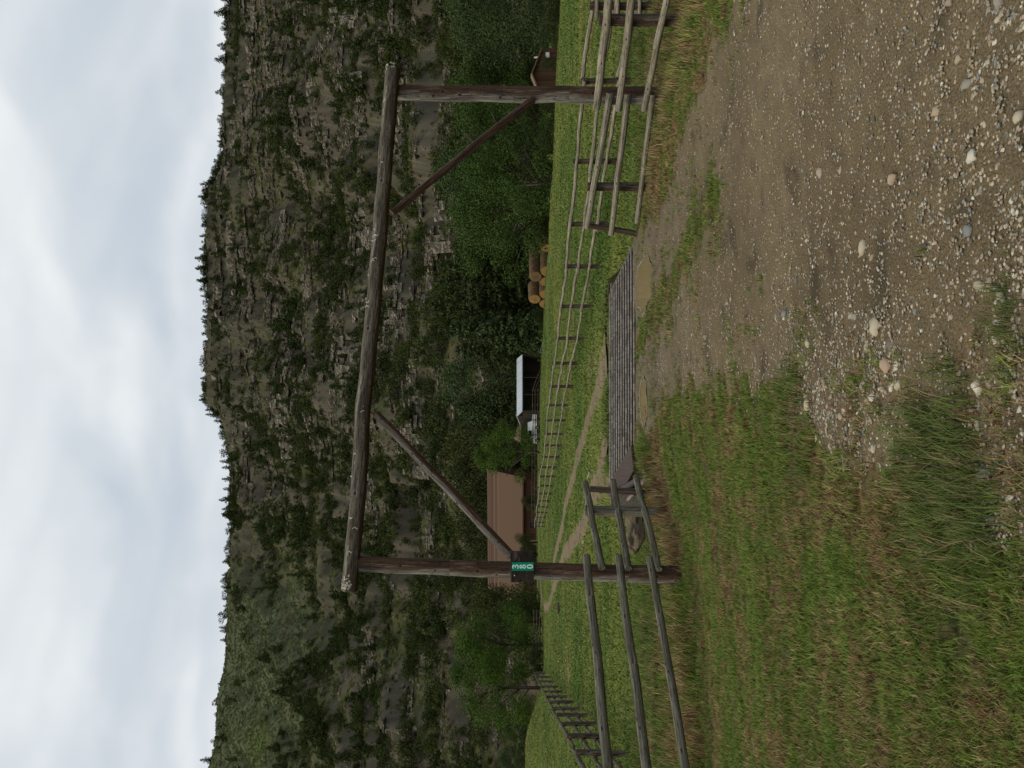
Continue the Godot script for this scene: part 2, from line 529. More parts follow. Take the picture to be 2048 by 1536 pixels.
# a broadleaf tree of height 1 and half width w standing on the origin: [trunk, crown]
func broadleaf(w: float, n: int, leaf: float, cols: Array, trunk_col: Color, low := 0.06) -> Array:
	var tr := MB.new()
	var clumps := []
	var k := 26
	log_into(tr, Vector3(0, -0.04, 0), Vector3(rng.randf_range(-0.03, 0.03), 0.5, rng.randf_range(-0.03, 0.03)), 0.024, 0.012, 0.01, 8, 5, trunk_col)
	for b in 9:
		var an := rng.randf() * TAU
		var h0 := rng.randf_range(0.12, 0.45)
		var e := Vector3(cos(an) * w * 0.75, h0 + rng.randf_range(0.15, 0.4), sin(an) * w * 0.75)
		log_into(tr, Vector3(0, h0, 0), e, 0.009, 0.003, 0.02, 5, 4, trunk_col)
	for j in k:
		var h := low + 0.1 + (0.86 - low) * pow(rng.randf(), 0.85)
		var env := w * sqrt(clampf(1.0 - pow((h - 0.45) / 0.56, 2.0), 0.05, 1.0))
		var an := rng.randf() * TAU
		var rr := env * sqrt(rng.randf()) * 0.9
		var sz := rng.randf_range(0.09, 0.17)
		clumps.push_back([Vector3(cos(an) * rr, h, sin(an) * rr), Vector3(sz * 1.15, sz * 0.85, sz * 1.15)])
	var cr := MB.new()
	leaves_into(cr, clumps, n, leaf, cols)
	return [tr.mesh(M.dark_wood), cr.mesh(M.leaf)]

# a conifer of height 1: drooping sprays on whorls of branches
func conifer(w: float, n: int, leaf: float, cols: Array, ragged := 0.3, low := 0.04, taper := 0.85) -> Array:
	var tr := MB.new()
	log_into(tr, Vector3(0, -0.04, 0), Vector3(0, 0.97, 0), 0.018, 0.002, 0.004, 7, 6, lin(0.6, 0.5, 0.45))
	var clumps := []
	var h := low
	while h < 0.96:
		var env := w * pow(1.0 - h, taper) + 0.012
		var m := 4 + rng.randi() % 3
		var a0 := rng.randf() * TAU
		for b in m:
			var an := a0 + TAU * b / m + rng.randf_range(-0.3, 0.3)
			var reach := env * rng.randf_range(1.0 - ragged, 1.0 + ragged * 0.4)
			for s in 2:
				var f := 0.45 + 0.5 * s
				clumps.push_back([Vector3(cos(an) * reach * f, h - reach * 0.22 * f, sin(an) * reach * f), Vector3(reach * 0.36 + 0.008, reach * 0.13 + 0.012, reach * 0.36 + 0.008)])
		h += 0.045 + 0.02 * rng.randf()
	var cr := MB.new()
	leaves_into(cr, clumps, n, leaf, cols, 0.5, 1.8)
	return [tr.mesh(M.dark_wood), cr.mesh(M.needle)]

# a rounded juniper of height 1
func juniper(w: float, n: int, leaf: float, cols: Array) -> Array:
	var tr := MB.new()
	log_into(tr, Vector3(0, -0.12, 0), Vector3(0.03, 0.6, 0), 0.05, 0.02, 0.02, 6, 3, lin(0.6, 0.5, 0.42))
	var clumps := []
	for j in 15:
		var h := rng.randf_range(0.1, 0.88)
		var env := w * sqrt(clampf(1.0 - pow((h - 0.36) / 0.66, 2.0), 0.05, 1.0))
		var an := rng.randf() * TAU
		var rr := env * sqrt(rng.randf()) * 0.85
		var sz := rng.randf_range(0.12, 0.22)
		clumps.push_back([Vector3(cos(an) * rr, h, sin(an) * rr), Vector3(sz, sz * 1.1, sz)])
	var cr := MB.new()
	leaves_into(cr, clumps, n, leaf, cols, -0.5, 1.5)
	return [tr.mesh(M.dark_wood), cr.mesh(M.needle)]

func tree(kind: Array, called: String, label: String, category: String, at: Vector3, h: float, group := "", wide := 1.0) -> Node3D:
	var o := thing(called, label, category, at, group)
	var b := Basis(Vector3.UP, rng.randf() * TAU).scaled(Vector3(h * wide, h, h * wide))
	part_mesh("trunk", kind[0], o, Transform3D(b, Vector3.ZERO))
	part_mesh("crown", kind[1], o, Transform3D(b, Vector3.ZERO))
	return o

func multi(called: String, me: Mesh, xs: Array, cs: Array, label: String, parent: Node = null) -> MultiMeshInstance3D:
	var mm := MultiMesh.new()
	mm.transform_format = MultiMesh.TRANSFORM_3D
	mm.use_colors = true
	mm.mesh = me
	mm.instance_count = xs.size()
	for k in xs.size():
		mm.set_instance_transform(k, xs[k])
		mm.set_instance_color(k, cs[k])
	var o := MultiMeshInstance3D.new()
	o.multimesh = mm
	o.set_meta("kind", "stuff")
	if label != "": o.set_meta("label", label)
	if parent:
		o.name = called
		parent.add_child(o, true)
	else:
		o.name = numbered(called)
		add_child(o)
	return o

# a tuft of blades of height 1
func tuft_mesh(blades: int, spread: float, width: float, lean: float) -> ArrayMesh:
	var mb := MB.new()
	for b in blades:
		var an := rng.randf() * TAU
		var base := Vector3(rng.randfn() * spread, -0.08, rng.randfn() * spread)
		var dirv := Vector3(cos(an), 0, sin(an))
		var h := rng.randf_range(0.55, 1.1)
		var l := lean * rng.randf_range(0.3, 1.3)
		var side := dirv.cross(Vector3.UP).normalized() * width
		var mid := base + Vector3(0, h * 0.55, 0) + dirv * l * 0.35
		var tip := base + Vector3(0, h, 0) + dirv * l
		var nn := (mid - base).cross(side).normalized()
		var n2 := (tip - mid).cross(side).normalized()
		var sh := rng.randf_range(0.75, 1.25)
		var col := Color(sh, sh, sh)
		var k := mb.v.size()
		mb.vert(base - side, nn, col); mb.vert(base + side, nn, col)
		mb.vert(mid - side * 0.75, (nn + n2).normalized(), col); mb.vert(mid + side * 0.75, (nn + n2).normalized(), col)
		mb.vert(tip, n2, col)
		mb.tri(k, k + 1, k + 3); mb.tri(k, k + 3, k + 2); mb.tri(k + 2, k + 3, k + 4)
	return mb.mesh(M.grass)

# ------------------------------------------------------------------ build
func _ready() -> void:
	rng.seed = 380
	nz.noise_type = FastNoiseLite.TYPE_SIMPLEX_SMOOTH
	nz.fractal_type = FastNoiseLite.FRACTAL_NONE
	nz.frequency = 1.0
	nz.seed = 11
	nf.noise_type = FastNoiseLite.TYPE_SIMPLEX_SMOOTH
	nf.fractal_type = FastNoiseLite.FRACTAL_FBM
	nf.fractal_octaves = 4
	nf.frequency = 1.0
	nf.seed = 23
	make_view()
	make_materials()
	make_puddle_places()
	make_ground()
	make_tracks()
	make_hill()
	make_gate()
	make_fences()
	make_guard()
	make_buildings()
	make_bales()
	make_trees()
	make_hill_plants()
	make_stones()
	make_grass()
	make_small_things()

func make_view() -> void:
	var cam := Camera3D.new()
	cam.name = "camera"
	cam.fov = rad_to_deg(2.0 * atan(768.0 / F))
	cam.near = 0.1
	cam.far = 4000.0
	# turned on its side: the picture's left edge is up
	var b := Basis(Vector3.RIGHT, PITCH) * Basis(Vector3(0, -1, 0), Vector3(1, 0, 0), Vector3(0, 0, 1))
	cam.transform = Transform3D(b, Vector3(0, EYE, 0))
	add_child(cam)
	cam.current = true
	var env := Environment.new()
	env.background_mode = Environment.BG_SKY
	env.tonemap_mode = Environment.TONE_MAPPER_LINEAR
	env.tonemap_exposure = 1.22
	env.sdfgi_enabled = true
	env.ssao_enabled = true
	env.ssil_enabled = true
	var sky := Sky.new()
	var pm := PanoramaSkyMaterial.new()
	pm.panorama = cloud_image()
	pm.energy_multiplier = 1.0
	sky.sky_material = pm
	env.sky = sky
	var we := WorldEnvironment.new()
	we.name = "world_environment"
	we.environment = env
	add_child(we)
	var sun := DirectionalLight3D.new()
	sun.name = "sun"
	sun.light_energy = 0.5
	sun.light_color = Color(1.0, 0.95, 0.84)
	sun.light_angular_distance = 14.0
	sun.shadow_enabled = true
	# from the left, a little behind the viewer, high
	sun.look_at_from_position(Vector3(-50, 62, 14), Vector3.ZERO)
	add_child(sun)

func cloud_image() -> ImageTexture:
	var w := 1024
	var h := 512
	var img := Image.create(w, h, false, Image.FORMAT_RGB8)
	var n := FastNoiseLite.new()
	n.noise_type = FastNoiseLite.TYPE_SIMPLEX_SMOOTH
	n.fractal_type = FastNoiseLite.FRACTAL_FBM
	n.fractal_octaves = 5
	n.fractal_gain = 0.5
	n.frequency = 1.0
	n.seed = 77
	var blue := Color8(172, 184, 196)
	var grey := Color8(191, 198, 205)
	var white := Color8(217, 221, 223)
	for y in h:
		var el := PI * (0.5 - (y + 0.5) / h)
		var sy := sin(el)
		for x in w:
			if sy < 0.0:
				img.set_pixel(x, y, Color8(118, 120, 112))
				continue
			var az := TAU * (x + 0.5) / w
			var cx := sin(az) * cos(el)
			var cz := cos(az) * cos(el)
			var k := 1.0 / (sy + 0.22)
			var p := Vector2(cx * k, cz * k)
			var wx := n.get_noise_2d(p.x * 0.7 + 40.0, p.y * 0.7)
			var q := p + Vector2(wx, wx * 0.6) * 0.5
			var big := n.get_noise_2d(q.x * 0.95 + 3.0, q.y * 0.95) 
			var fine := n.get_noise_2d((q.x + q.y * 0.35) * 1.5, (q.y - q.x * 0.35) * 5.0 + 9.0)
			var t := 0.54 + big * 0.58 + fine * 0.4
			var col := blue.lerp(grey, clampf(t * 2.0, 0.0, 1.0)).lerp(white, smoothstep(0.42, 1.0, t))
			# thicker, brighter cloud higher up
			col = col.lerp(white, 0.55 * smoothstep(0.3, 0.62, sy + big * 0.12))
			img.set_pixel(x, y, col)
	return ImageTexture.create_from_image(img)

func make_puddle_places() -> void:
	var a := on_ground(1287, 570)
	puddles.push_back([a, 0.47, 1.05, a.y + 0.0])
	var b := on_ground(1287, 803)
	puddles.push_back([b, 0.42, 0.42, b.y + 0.0])

var road_poly := PackedVector2Array()
var strip := []                    # the grassy middle of the road

func seg_dist(p: Vector2, pts: Array) -> float:
	var best := 1e9
	for k in pts.size() - 1:
		var q := Geometry2D.get_closest_point_to_segment(p, pts[k], pts[k + 1])
		best = minf(best, p.distance_to(q))
	return best

# > 0 inside the gravel, in metres from its ragged edge
func road_in(x: float, d: float) -> float:
	if d > 16.1 or d < -25.0: return -1.0
	var p := Vector2(x, d)
	var e := seg_dist(p, road_edge)
	if not Geometry2D.is_point_in_polygon(p, road_poly): e = -e
	e += nf.get_noise_2d(x * 1.1 + 5.0, d * 1.1) * 0.34
	if d > 7.0:
		e = minf(e, seg_dist(p, strip) - 0.2 - 0.22 * nf.get_noise_2d(x * 1.4, d * 1.4 + 30.0))
	return e

var road_edge := []

func make_ground() -> void:
	# outline of the bare gravel, traced on the ground
	var lp := [[1266, 893], [1290, 862], [1335, 795], [1440, 772], [1500, 790], [1575, 800], [1650, 900], [1720, 960], [1800, 985], [1900, 1050], [1990, 1130], [2048, 1200]]
	var rp := [[1266, 484], [1290, 440], [1330, 390], [1350, 330], [1370, 250], [1400, 180], [1420, 120], [1450, 60], [1475, 0]]
	var left := []
	for p in lp:
		var g := on_ground(p[0], p[1])
		left.push_back(Vector2(g.x, -g.z))
	var right := []
	for p in rp:
		var g := on_ground(p[0], p[1])
		right.push_back(Vector2(g.x, -g.z))
	right.push_back(Vector2(7.5, 7.2)); right.push_back(Vector2(20, 4.5)); right.push_back(Vector2(60, 0.0))
	left.push_back(Vector2(-1.25, 1.9)); left.push_back(Vector2(-5.0, 0.4)); left.push_back(Vector2(-30.0, -4.0)); left.push_back(Vector2(-60.0, -24.0))
	var poly := []
	poly.append_array(left)
	poly.push_back(Vector2(60, -24))
	right.reverse()
	poly.append_array(right)
	road_poly = PackedVector2Array(poly)
	poly.push_back(poly[0])
	road_edge = poly
	for p in [[1276, 700], [1300, 640], [1335, 580], [1370, 500], [1405, 450], [1430, 385]]:
		var g := on_ground(p[0], p[1])
		strip.push_back(Vector2(g.x, -g.z))
	# a grid, fine near the camera
	var xs := PackedFloat32Array()
	var x := 0.0
	var stp := 0.09
	var half := PackedFloat32Array()
	while x < 2600.0:
		half.push_back(x)
		if x > 4.6: stp *= 1.085
		x += stp
	for k in range(half.size() - 1, 0, -1): xs.push_back(-half[k])
	xs.append_array(half)
	var ds := PackedFloat32Array()
	for k in [-1500.0, -600.0, -250.0, -100.0, -50.0, -30.0, -20.0, -12.0, -7.0, -3.5, -1.5, 0.0, 1.0, 1.7]: ds.push_back(k)
	var d := 2.2
	stp = 0.09
	while d < 2600.0:
		ds.push_back(d)
		if d > 19.0: stp = maxf(stp * 1.06, 0.09)
		if d > 30.0: stp = minf(stp, d * 0.045)
		d += stp
	var nx := xs.size()
	var nd := ds.size()
	var hs := PackedFloat32Array()
	hs.resize(nx * nd)
	for j in nd:
		for i in nx:
			hs[j * nx + i] = ground(xs[i], ds[j])
	var mead := MB.new()
	var road := MB.new()
	var mi := PackedInt32Array()
	mi.resize(nx * nd); mi.fill(-1)
	var ri := PackedInt32Array()
	ri.resize(nx * nd); ri.fill(-1)
	var inside := PackedFloat32Array()
	inside.resize(nx * nd)
	for j in nd:
		for i in nx:
			var v := -1.0
			if ds[j] < 16.1 and absf(xs[i]) < 60.0: v = road_in(xs[i], ds[j])
			inside[j * nx + i] = v
	for j in nd - 1:
		for i in nx - 1:
			var k := [j * nx + i, j * nx + i + 1, (j + 1) * nx + i + 1, (j + 1) * nx + i]
			var av := (inside[k[0]] + inside[k[1]] + inside[k[2]] + inside[k[3]]) * 0.25
			var is_road := av > 0.0
			var target := road if is_road else mead
			var idx := []
			for q in k:
				var have := ri[q] if is_road else mi[q]
				if have < 0:
					var jj: int = q / nx
					var ii: int = q % nx
					var p := Vector3(xs[ii], hs[q], -ds[jj])
					var i0 := maxi(ii - 1, 0)
					var i1 := mini(ii + 1, nx - 1)
					var j0 := maxi(jj - 1, 0)
					var j1 := mini(jj + 1, nd - 1)
					var sx := (hs[jj * nx + i1] - hs[jj * nx + i0]) / (xs[i1] - xs[i0])
					var sd := (hs[j1 * nx + ii] - hs[j0 * nx + ii]) / (ds[j1] - ds[j0])
					var nn := Vector3(-sx, 1, sd).normalized()
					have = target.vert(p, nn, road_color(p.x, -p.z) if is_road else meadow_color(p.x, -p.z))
					if is_road: ri[q] = have
					else: mi[q] = have
				idx.push_back(have)
			target.tri(idx[0], idx[3], idx[2]); target.tri(idx[0], idx[2], idx[1])
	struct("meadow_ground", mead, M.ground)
	road_node = struct("gravel_road", road, M.gravel)
	# puddles: muddy water, with a rim of dried mud and foam
	for k in 2:
		var p: Array = puddles[k]
		var mb := MB.new()
		var rim := MB.new()
		var ce := Vector3(p[0].x, p[3], p[0].z)
		var ci := mb.vert(ce, Vector3.UP, lin(0.27, 0.205, 0.105))
		var seg := 72
		for s in seg:
			var an := TAU * s / seg
			var wob := 0.92 + 0.16 * nz.get_noise_2d(cos(an) * 1.3 + k * 9.0, sin(an) * 1.3) + 0.08 * nf.get_noise_2d(cos(an) * 4.0 + k * 5.0, sin(an) * 4.0)
			var e := Vector3(cos(an) * p[1] * wob, 0, sin(an) * p[2] * wob)
			mb.vert(ce + e, Vector3.UP, lin(0.25, 0.19, 0.10))
			mb.tri(ci, ci + 1 + s, ci + 1 + (s + 1) % seg)
			var w0 := maxf(0.0, 0.01 + 0.03 * nf.get_noise_2d(cos(an) * 6.0 + k, sin(an) * 6.0)) + (0.008 if sin(an) < 0.0 else 0.0)
			var o := e.normalized()
			for f in 2:
				var q := ce + e + o * (-0.006 + f * (w0 * 2.4 + 0.006))
				q.y = maxf(p[3] + 0.005, ground(q.x, -q.z) + 0.006)
				rim.vert(q, Vector3.UP, lin(0.4, 0.35, 0.26))
			rim.tri(s * 2, s * 2 + 1, (s * 2 + 3) % (seg * 2)); rim.tri(s * 2, (s * 2 + 3) % (seg * 2), (s * 2 + 2) % (seg * 2))
		var pn := struct("puddle", mb, M.water)
		var rn := part("muddy_rim", rim, M.gravel, pn)

var road_node: MeshInstance3D

func road_color(x: float, d: float) -> Color:
	var a := lin(0.183, 0.139, 0.079)
	var b := lin(0.262, 0.205, 0.123)
	var t := 0.5 + nf.get_noise_2d(x * 0.45, d * 0.45 + 70.0) * 0.8
	var c := mixc(a, b, t)
	# darker damp soil in patches
	c = mixc(c, lin(0.085, 0.066, 0.044), smoothstep(0.3, 0.52, nf.get_noise_2d(x * 1.3 + 90.0, d * 1.3)) * 0.75)
	# greyer, worn wheel tracks
	c = mixc(c, lin(0.235, 0.188, 0.135), smoothstep(9.0, 12.5, d) * 0.6)
	return c * (1.0 + 0.18 * nz.get_noise_2d(x * 7.0, d * 7.0))

func dryness(x: float, d: float) -> float:
	var t := 0.33 + nf.get_noise_2d(x * 0.5 + 20.0, d * 0.5) * 0.7 + nf.get_noise_2d(x * 1.7 + 120.0, d * 1.7) * 0.45 + nz.get_noise_2d(x * 2.1, d * 2.1 + 60.0) * 0.35
	# tall dry grass along the fences
	if d > 9.5 and d < 16.0:
		var line := 12.1 + (x + 2.7) * 0.6 if x < -2.7 else 12.3 + (x + 2.7) * 0.28
		if x < -0.6: t += 0.6 * exp(-pow((d - line - 0.15) / 0.5, 2.0))
	if x > 2.6 and d > 8.0 and d < 17.0: t += 0.25
	if d > 16.0: t -= 0.35
	return clampf(t, 0.0, 1.0)

func meadow_color(x: float, d: float) -> Color:
	var far := smoothstep(16.0, 22.0, d)
	var dry := dryness(x, d)
	var near_c := mixc(lin(0.085, 0.1, 0.024), lin(0.17, 0.12, 0.058), dry)
	near_c = mixc(near_c, lin(0.085, 0.06, 0.038), smoothstep(0.25, 0.55, nf.get_noise_2d(x * 1.6 + 11.0, d * 1.6)) * 0.7)
	var st := nf.get_noise_2d(x * 0.09 + 7.0, d * 0.05)
	var st2 := nf.get_noise_2d(x * 0.02, d * 0.16 + 50.0)
	var field := mixc(lin(0.078, 0.13, 0.018), lin(0.158, 0.182, 0.034), 0.42 + st * 0.8 + st2 * 0.8)
	field = mixc(field, lin(0.25, 0.2, 0.095), smoothstep(0.3, 0.6, nf.get_noise_2d(x * 0.17 + 80.0, d * 0.12)) * 0.5)
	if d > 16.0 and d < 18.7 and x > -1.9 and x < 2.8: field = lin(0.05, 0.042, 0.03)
	var c := mixc(near_c, field, far)
	return c * (1.0 + 0.15 * nz.get_noise_2d(x * 3.0, d * 3.0))

var track_lines := []

func make_tracks() -> void:
	var t1 := [[1217, 925], [1195, 962], [1180, 1000], [1166, 1050], [1145, 1085], [1125, 1120], [1113, 1165], [1101, 1200], [1091, 1215], [1084, 1200], [1081, 1165], [1079, 1130]]
	var t2 := [[1216, 705], [1205, 745], [1190, 800], [1175, 850], [1160, 900], [1148, 950], [1138, 985], [1127, 1040], [1116, 1085], [1109, 1120], [1103, 1165]]
	var t3 := [[1118, 1236], [1120, 1270], [1121, 1310], [1122, 1345]]
	var n := 0
	for t in [t1, t2, t3]:
		var cu := Curve3D.new()
		var pts := []
		for p in t: pts.push_back(on_ground(p[0], p[1]))
		if n < 2:
			var line := []
			for p in pts: line.push_back(Vector2(p.x, -p.z))
			track_lines.push_back(line)
		for k in pts.size():
			var tang: Vector3 = (pts[mini(k + 1, pts.size() - 1)] - pts[maxi(k - 1, 0)]) * 0.16
			cu.add_point(pts[k], -tang, tang)
		var ln := cu.get_baked_length()
		var mb := MB.new()
		var s := 0.0
		var prev := -1
		var cols := 7
		while s < ln:
			var p := cu.sample_baked(s)
			var p2 := cu.sample_baked(minf(s + 0.4, ln))
			var p0 := cu.sample_baked(maxf(s - 0.4, 0.0))
			var dirv := (p2 - p0)
			dirv.y = 0
			dirv = dirv.normalized()
			var side := dirv.cross(Vector3.UP)
			var hw := 0.6 if n < 2 else 0.3
			if n == 0: hw = lerpf(0.95, 0.62, smoothstep(0.0, 8.0, s))
			if n == 1: hw = lerpf(0.9, 0.58, smoothstep(0.0, 8.0, s))
			var first := mb.v.size()
			for c in cols:
				var f := float(c) / (cols - 1) * 2.0 - 1.0
				var ww := hw * (0.9 + 0.6 * nf.get_noise_2d(s * 0.5 + 30.0 * n, f * 0.4) + 0.5 * nf.get_noise_2d(s * 2.3 + 30.0 * n, f * 0.8))
				var q := p + side * f * ww
				q.y = ground(q.x, -q.z) + 0.045 - 0.06 * pow(absf(f), 3.0)
				var cc := mixc(lin(0.26, 0.2, 0.125), lin(0.37, 0.29, 0.19), 0.5 + nf.get_noise_2d(q.x * 0.8, q.z * 0.8))
				if n == 2: cc = lin(0.15, 0.13, 0.06)
				mb.vert(q, Vector3.UP, cc)
			if prev >= 0:
				for c in cols - 1:
					mb.tri(prev + c, first + c, first + c + 1); mb.tri(prev + c, first + c + 1, prev + c + 1)
			prev = first
			s += maxf(0.18, p.length() * 0.012)
		struct("dirt_track", mb, M.gravel)
		n += 1

var hill_node: MeshInstance3D

func hill_color(x: float, d: float, h: float, steep: float) -> Color:
	var s := hill_s(x, d)
	var u := 768.0 + x * F / d
	var n1 := nf.get_noise_2d(x * 0.03 + 4.0, d * 0.03)
	var n2 := nf.get_noise_2d(x * 0.15, d * 0.15 + 33.0)
	var soil := mixc(lin(0.125, 0.108, 0.064), lin(0.2, 0.17, 0.11), 0.5 + n2)
	var green := mixc(lin(0.092, 0.115, 0.032), lin(0.15, 0.165, 0.052), 0.5 + n2)
	var c := mixc(soil, green, smoothstep(-0.16, 0.2, n1 + 0.4 * smoothstep(0.5, 0.75, s) + 0.05))
	var sage := smoothstep(470.0, 250.0, u) * smoothstep(0.55, 0.72, s)
	c = mixc(c, mixc(lin(0.16, 0.19, 0.095), lin(0.2, 0.23, 0.12), 0.5 + n2), sage)
	# a bright grassy hollow high on the left
	var gp := exp(-pow((u - 40.0) / 70.0, 2.0) - pow((s - 0.78) / 0.05, 2.0))
	c = mixc(c, lin(0.17, 0.24, 0.05), gp)
	# ochre grass
	c = mixc(c, lin(0.22, 0.175, 0.085), smoothstep(0.28, 0.5, nf.get_noise_2d(x * 0.06 + 70.0, d * 0.05)) * 0.6)
	var bed := 0.5 + 0.5 * nz.get_noise_2d(x * 0.01, h * 0.55)
	var rock := mixc(lin(0.2, 0.178, 0.14), lin(0.36, 0.32, 0.25), bed + n2 * 0.5)
	c = mixc(c, rock * 0.8, smoothstep(0.8, 1.5, steep + n2 * 0.6) * (1.0 - sage * 0.9) * 0.8)
	return c * (1.0 + 0.25 * nz.get_noise_2d(x * 0.5, d * 0.5))

func make_hill() -> void:
	var xs := PackedFloat32Array()
	var x := -340.0
	while x <= 340.0:
		xs.push_back(x)
		x += 1.3 if absf(x) < 250.0 else 6.0
	var ds := PackedFloat32Array()
	var d := 140.0
	while d < 760.0:
		ds.push_back(d)
		d += 1.25 if d < 488.0 else 14.0
	var nx := xs.size()
	var nd := ds.size()
	var hs := PackedFloat32Array()
	hs.resize(nx * nd)
	for j in nd:
		for i in nx:
			hs[j * nx + i] = hill(xs[i], ds[j])
	var mb := MB.new()
	for j in nd:
		for i in nx:
			var i0 := maxi(i - 1, 0)
			var i1 := mini(i + 1, nx - 1)
			var j0 := maxi(j - 1, 0)
			var j1 := mini(j + 1, nd - 1)
			var sx := (hs[j * nx + i1] - hs[j * nx + i0]) / (xs[i1] - xs[i0])
			var sd := (hs[j1 * nx + i] - hs[j0 * nx + i]) / (ds[j1] - ds[j0])
			mb.vert(Vector3(xs[i], hs[j * nx + i], -ds[j]), Vector3(-sx, 1, sd).normalized(), hill_color(xs[i], ds[j], hs[j * nx + i], sqrt(sx * sx + sd * sd)))
	for j in nd - 1:
		for i in nx - 1:
			var a := j * nx + i
			mb.tri(a, a + nx, a + nx + 1); mb.tri(a, a + nx + 1, a + 1)
	hill_node = struct("hillside", mb, M.hill)

# ------------------------------------------------------------------ the gate
func make_gate() -> void:
	var lb := px(1374, 1152, 12.1)
	var lt := px(706, 1128, 12.1)
	var rb := px(1340, 194, 14.4)
	var rt := px(781, 185, 14.4)
	var g := thing("ranch_gate", "tall ranch gateway of two log posts and one long crossbeam", "gate", Vector3(lb.x, lb.y, lb.z))
	log_part("post", lb - Vector3(0, 0.4, 0), lt, 0.128, 0.108, M.post_wood, g, 0.012, 20, 20)
	log_part("post", rb - Vector3(0, 0.4, 0), rt, 0.15, 0.125, M.post_wood, g, 0.012, 20, 20)
	# the crossbeam rests on the posts, a little in front of their centres
	var b0 := px(699, 1184, 11.95)
	var b1 := px(786, 137, 14.35)
	var bend := MB.new()
	log_into(bend, b0, b1, 0.111, 0.12, 0.016, 22, 40, Color.WHITE, 0.05, 0.2)
	part("crossbeam", bend, M.beam_wood, g)
	# braces
	log_part("brace", px(1022, 1112, 12.1), px(752, 828, 12.72), 0.068, 0.06, M.brace_wood, g, 0.012, 12, 14)
	log_part("brace", px(1066, 199, 14.3), px(786, 425, 13.68), 0.062, 0.056, M.brace_wood, g, 0.012, 12, 14)
	# pale lichen flakes on the beam's ends
	var bdir := (b1 - b0).normalized()
	var bside := bdir.cross(Vector3.UP).normalized()
	if bside.z < 0.0: bside = -bside
	var lm := MB.new()
	for k in 90:
		var f := absf(rng.randfn()) * 0.09 if k < 66 else (b1 - b0).length() - absf(rng.randfn()) * 0.05
		var an := rng.randf_range(-0.5, 1.9)
		var nn := Vector3.UP * cos(an) + bside * sin(an)
		var tg := bdir.cross(nn)
		var q := b0 + bdir * (f + 0.03) + nn * (0.116 if k < 66 else 0.124)
		var sz := rng.randf_range(0.008, 0.022)
		var fl := []
		for c in 5: fl.push_back(q + (bdir * cos(TAU * c / 5.0) + tg * sin(TAU * c / 5.0)) * sz * rng.randf_range(0.6, 1.2))
		var lc := mixc(lin(0.34, 0.31, 0.21), lin(0.46, 0.43, 0.33), rng.randf())
		for c in 5: lm.face(q + nn * 0.004, fl[c], fl[(c + 1) % 5], lc)
	part("lichen", lm, M.sign_paint, g).set_meta("kind", "stuff")
	# wire stubs left on the beam
	for k in 26:
		var f := rng.randf_range(0.04, 0.97)
		var ce := b0.lerp(b1, f)
		var a0 := rng.randf_range(0.2, 1.5)
		var len_ := rng.randf_range(0.25, 0.7)
		var dirv := (b1 - b0).normalized()
		var mb := MB.new()
		var prev := Vector3.ZERO
		for s in 5:
			var an := a0 + len_ * s / 4.0
			var nn := Vector3.UP * cos(an) + dirv.cross(Vector3.UP).normalized() * sin(an)
			if nn.z < 0.0 and an > 0.3: nn = Vector3(-nn.x, nn.y, -nn.z)
			var q := ce + nn * 0.122 + dirv * (0.012 * sin(s * 1.7 + k))
			if s > 0: log_into(mb, prev, q, 0.0045, 0.0045, 0.0, 5, 1, lin(0.62, 0.6, 0.54))
			prev = q
		part("wire", mb, M.sign_paint, g)
	# nails and checks on the posts
	for p in [[800, 1132, 12.1], [955, 1126, 12.1], [870, 1142, 12.1], [866, 192, 14.4], [1000, 195, 14.4], [960, 184, 14.4], [920, 190, 14.4]]:
		var mb := MB.new()
		var q := px(p[0], p[1], p[2] - 0.118)
		log_into(mb, q + Vector3(0, 0, -0.02), q + Vector3(0.004, 0, 0.006), 0.016, 0.011, 0.0, 8, 1, lin(0.25, 0.2, 0.17))
		part("knot", mb, M.dark_wood, g)
	# number board
	var s0 := px(1045, 1133, 11.93)
	var sg := thing("number_sign", "green plate reading 380 on a dark square board on the left gate post", "sign", s0)
	var k := 11.93 / F
	var up := Vector3(-0.012, 1, 0).normalized()
	var rt_ := Vector3(1, 0.012, 0)
	var bm := MB.new()
	bm.box(s0, rt_ * (31.0 * k), up * (22.5 * k), Vector3(0, 0, 0.012), lin(0.3, 0.28, 0.26))
	part("board", bm, M.board, sg)
	var em := MB.new()
	em.box(s0 + up * (23.5 * k), rt_ * (31.6 * k), up * (1.0 * k), Vector3(0, 0, 0.014), lin(0.85, 0.83, 0.78))
	part("top_edge", em, M.board, sg)
	var pm := MB.new()
	var pc := s0 + rt_ * (0.5 * k) - up * (0.5 * k) + Vector3(0, 0, 0.016)
	pm.box(pc, rt_ * (8.4 * k), up * (21.6 * k), Vector3(0, 0, 0.0025), lin(0.0, 0.21, 0.13))
	var plate := part("plate", pm, M.sign_paint, sg)
	var digits := ["3", "8", "0"]
	for j in 3:
		var tm := TextMesh.new()
		var font := SystemFont.new()
		font.font_names = PackedStringArray(["Droid Sans"])
		font.font_weight = 600
		tm.font = font
		tm.text = digits[j]
		tm.font_size = 64
		tm.pixel_size = 0.0019
		tm.depth = 0.002
		tm.material = mat(0.4, false, Color(0.74, 0.9, 0.84))
		var o := MeshInstance3D.new()
		o.name = "digit"
		o.mesh = tm
		o.position = (pc - s0 - plate.position) + up * ((14.2 - 14.4 * j) * k) + Vector3(0, 0, 0.0042)
		o.rotation.z = 0.012
		plate.add_child(o, true)
	var sc := MB.new()
	log_into(sc, px(1029, 1151, 11.93), px(1029, 1151, 11.905), 0.009, 0.008, 0.0, 8, 1, lin(0.9, 0.9, 0.85))
	part("screw", sc, M.sign_paint, sg)

# ------------------------------------------------------------------ fences
func fence(label: String, at: Vector3) -> Node3D:
	return thing("rail_fence", label, "fence", Vector3(at.x, 0, at.z), "log rail fences")

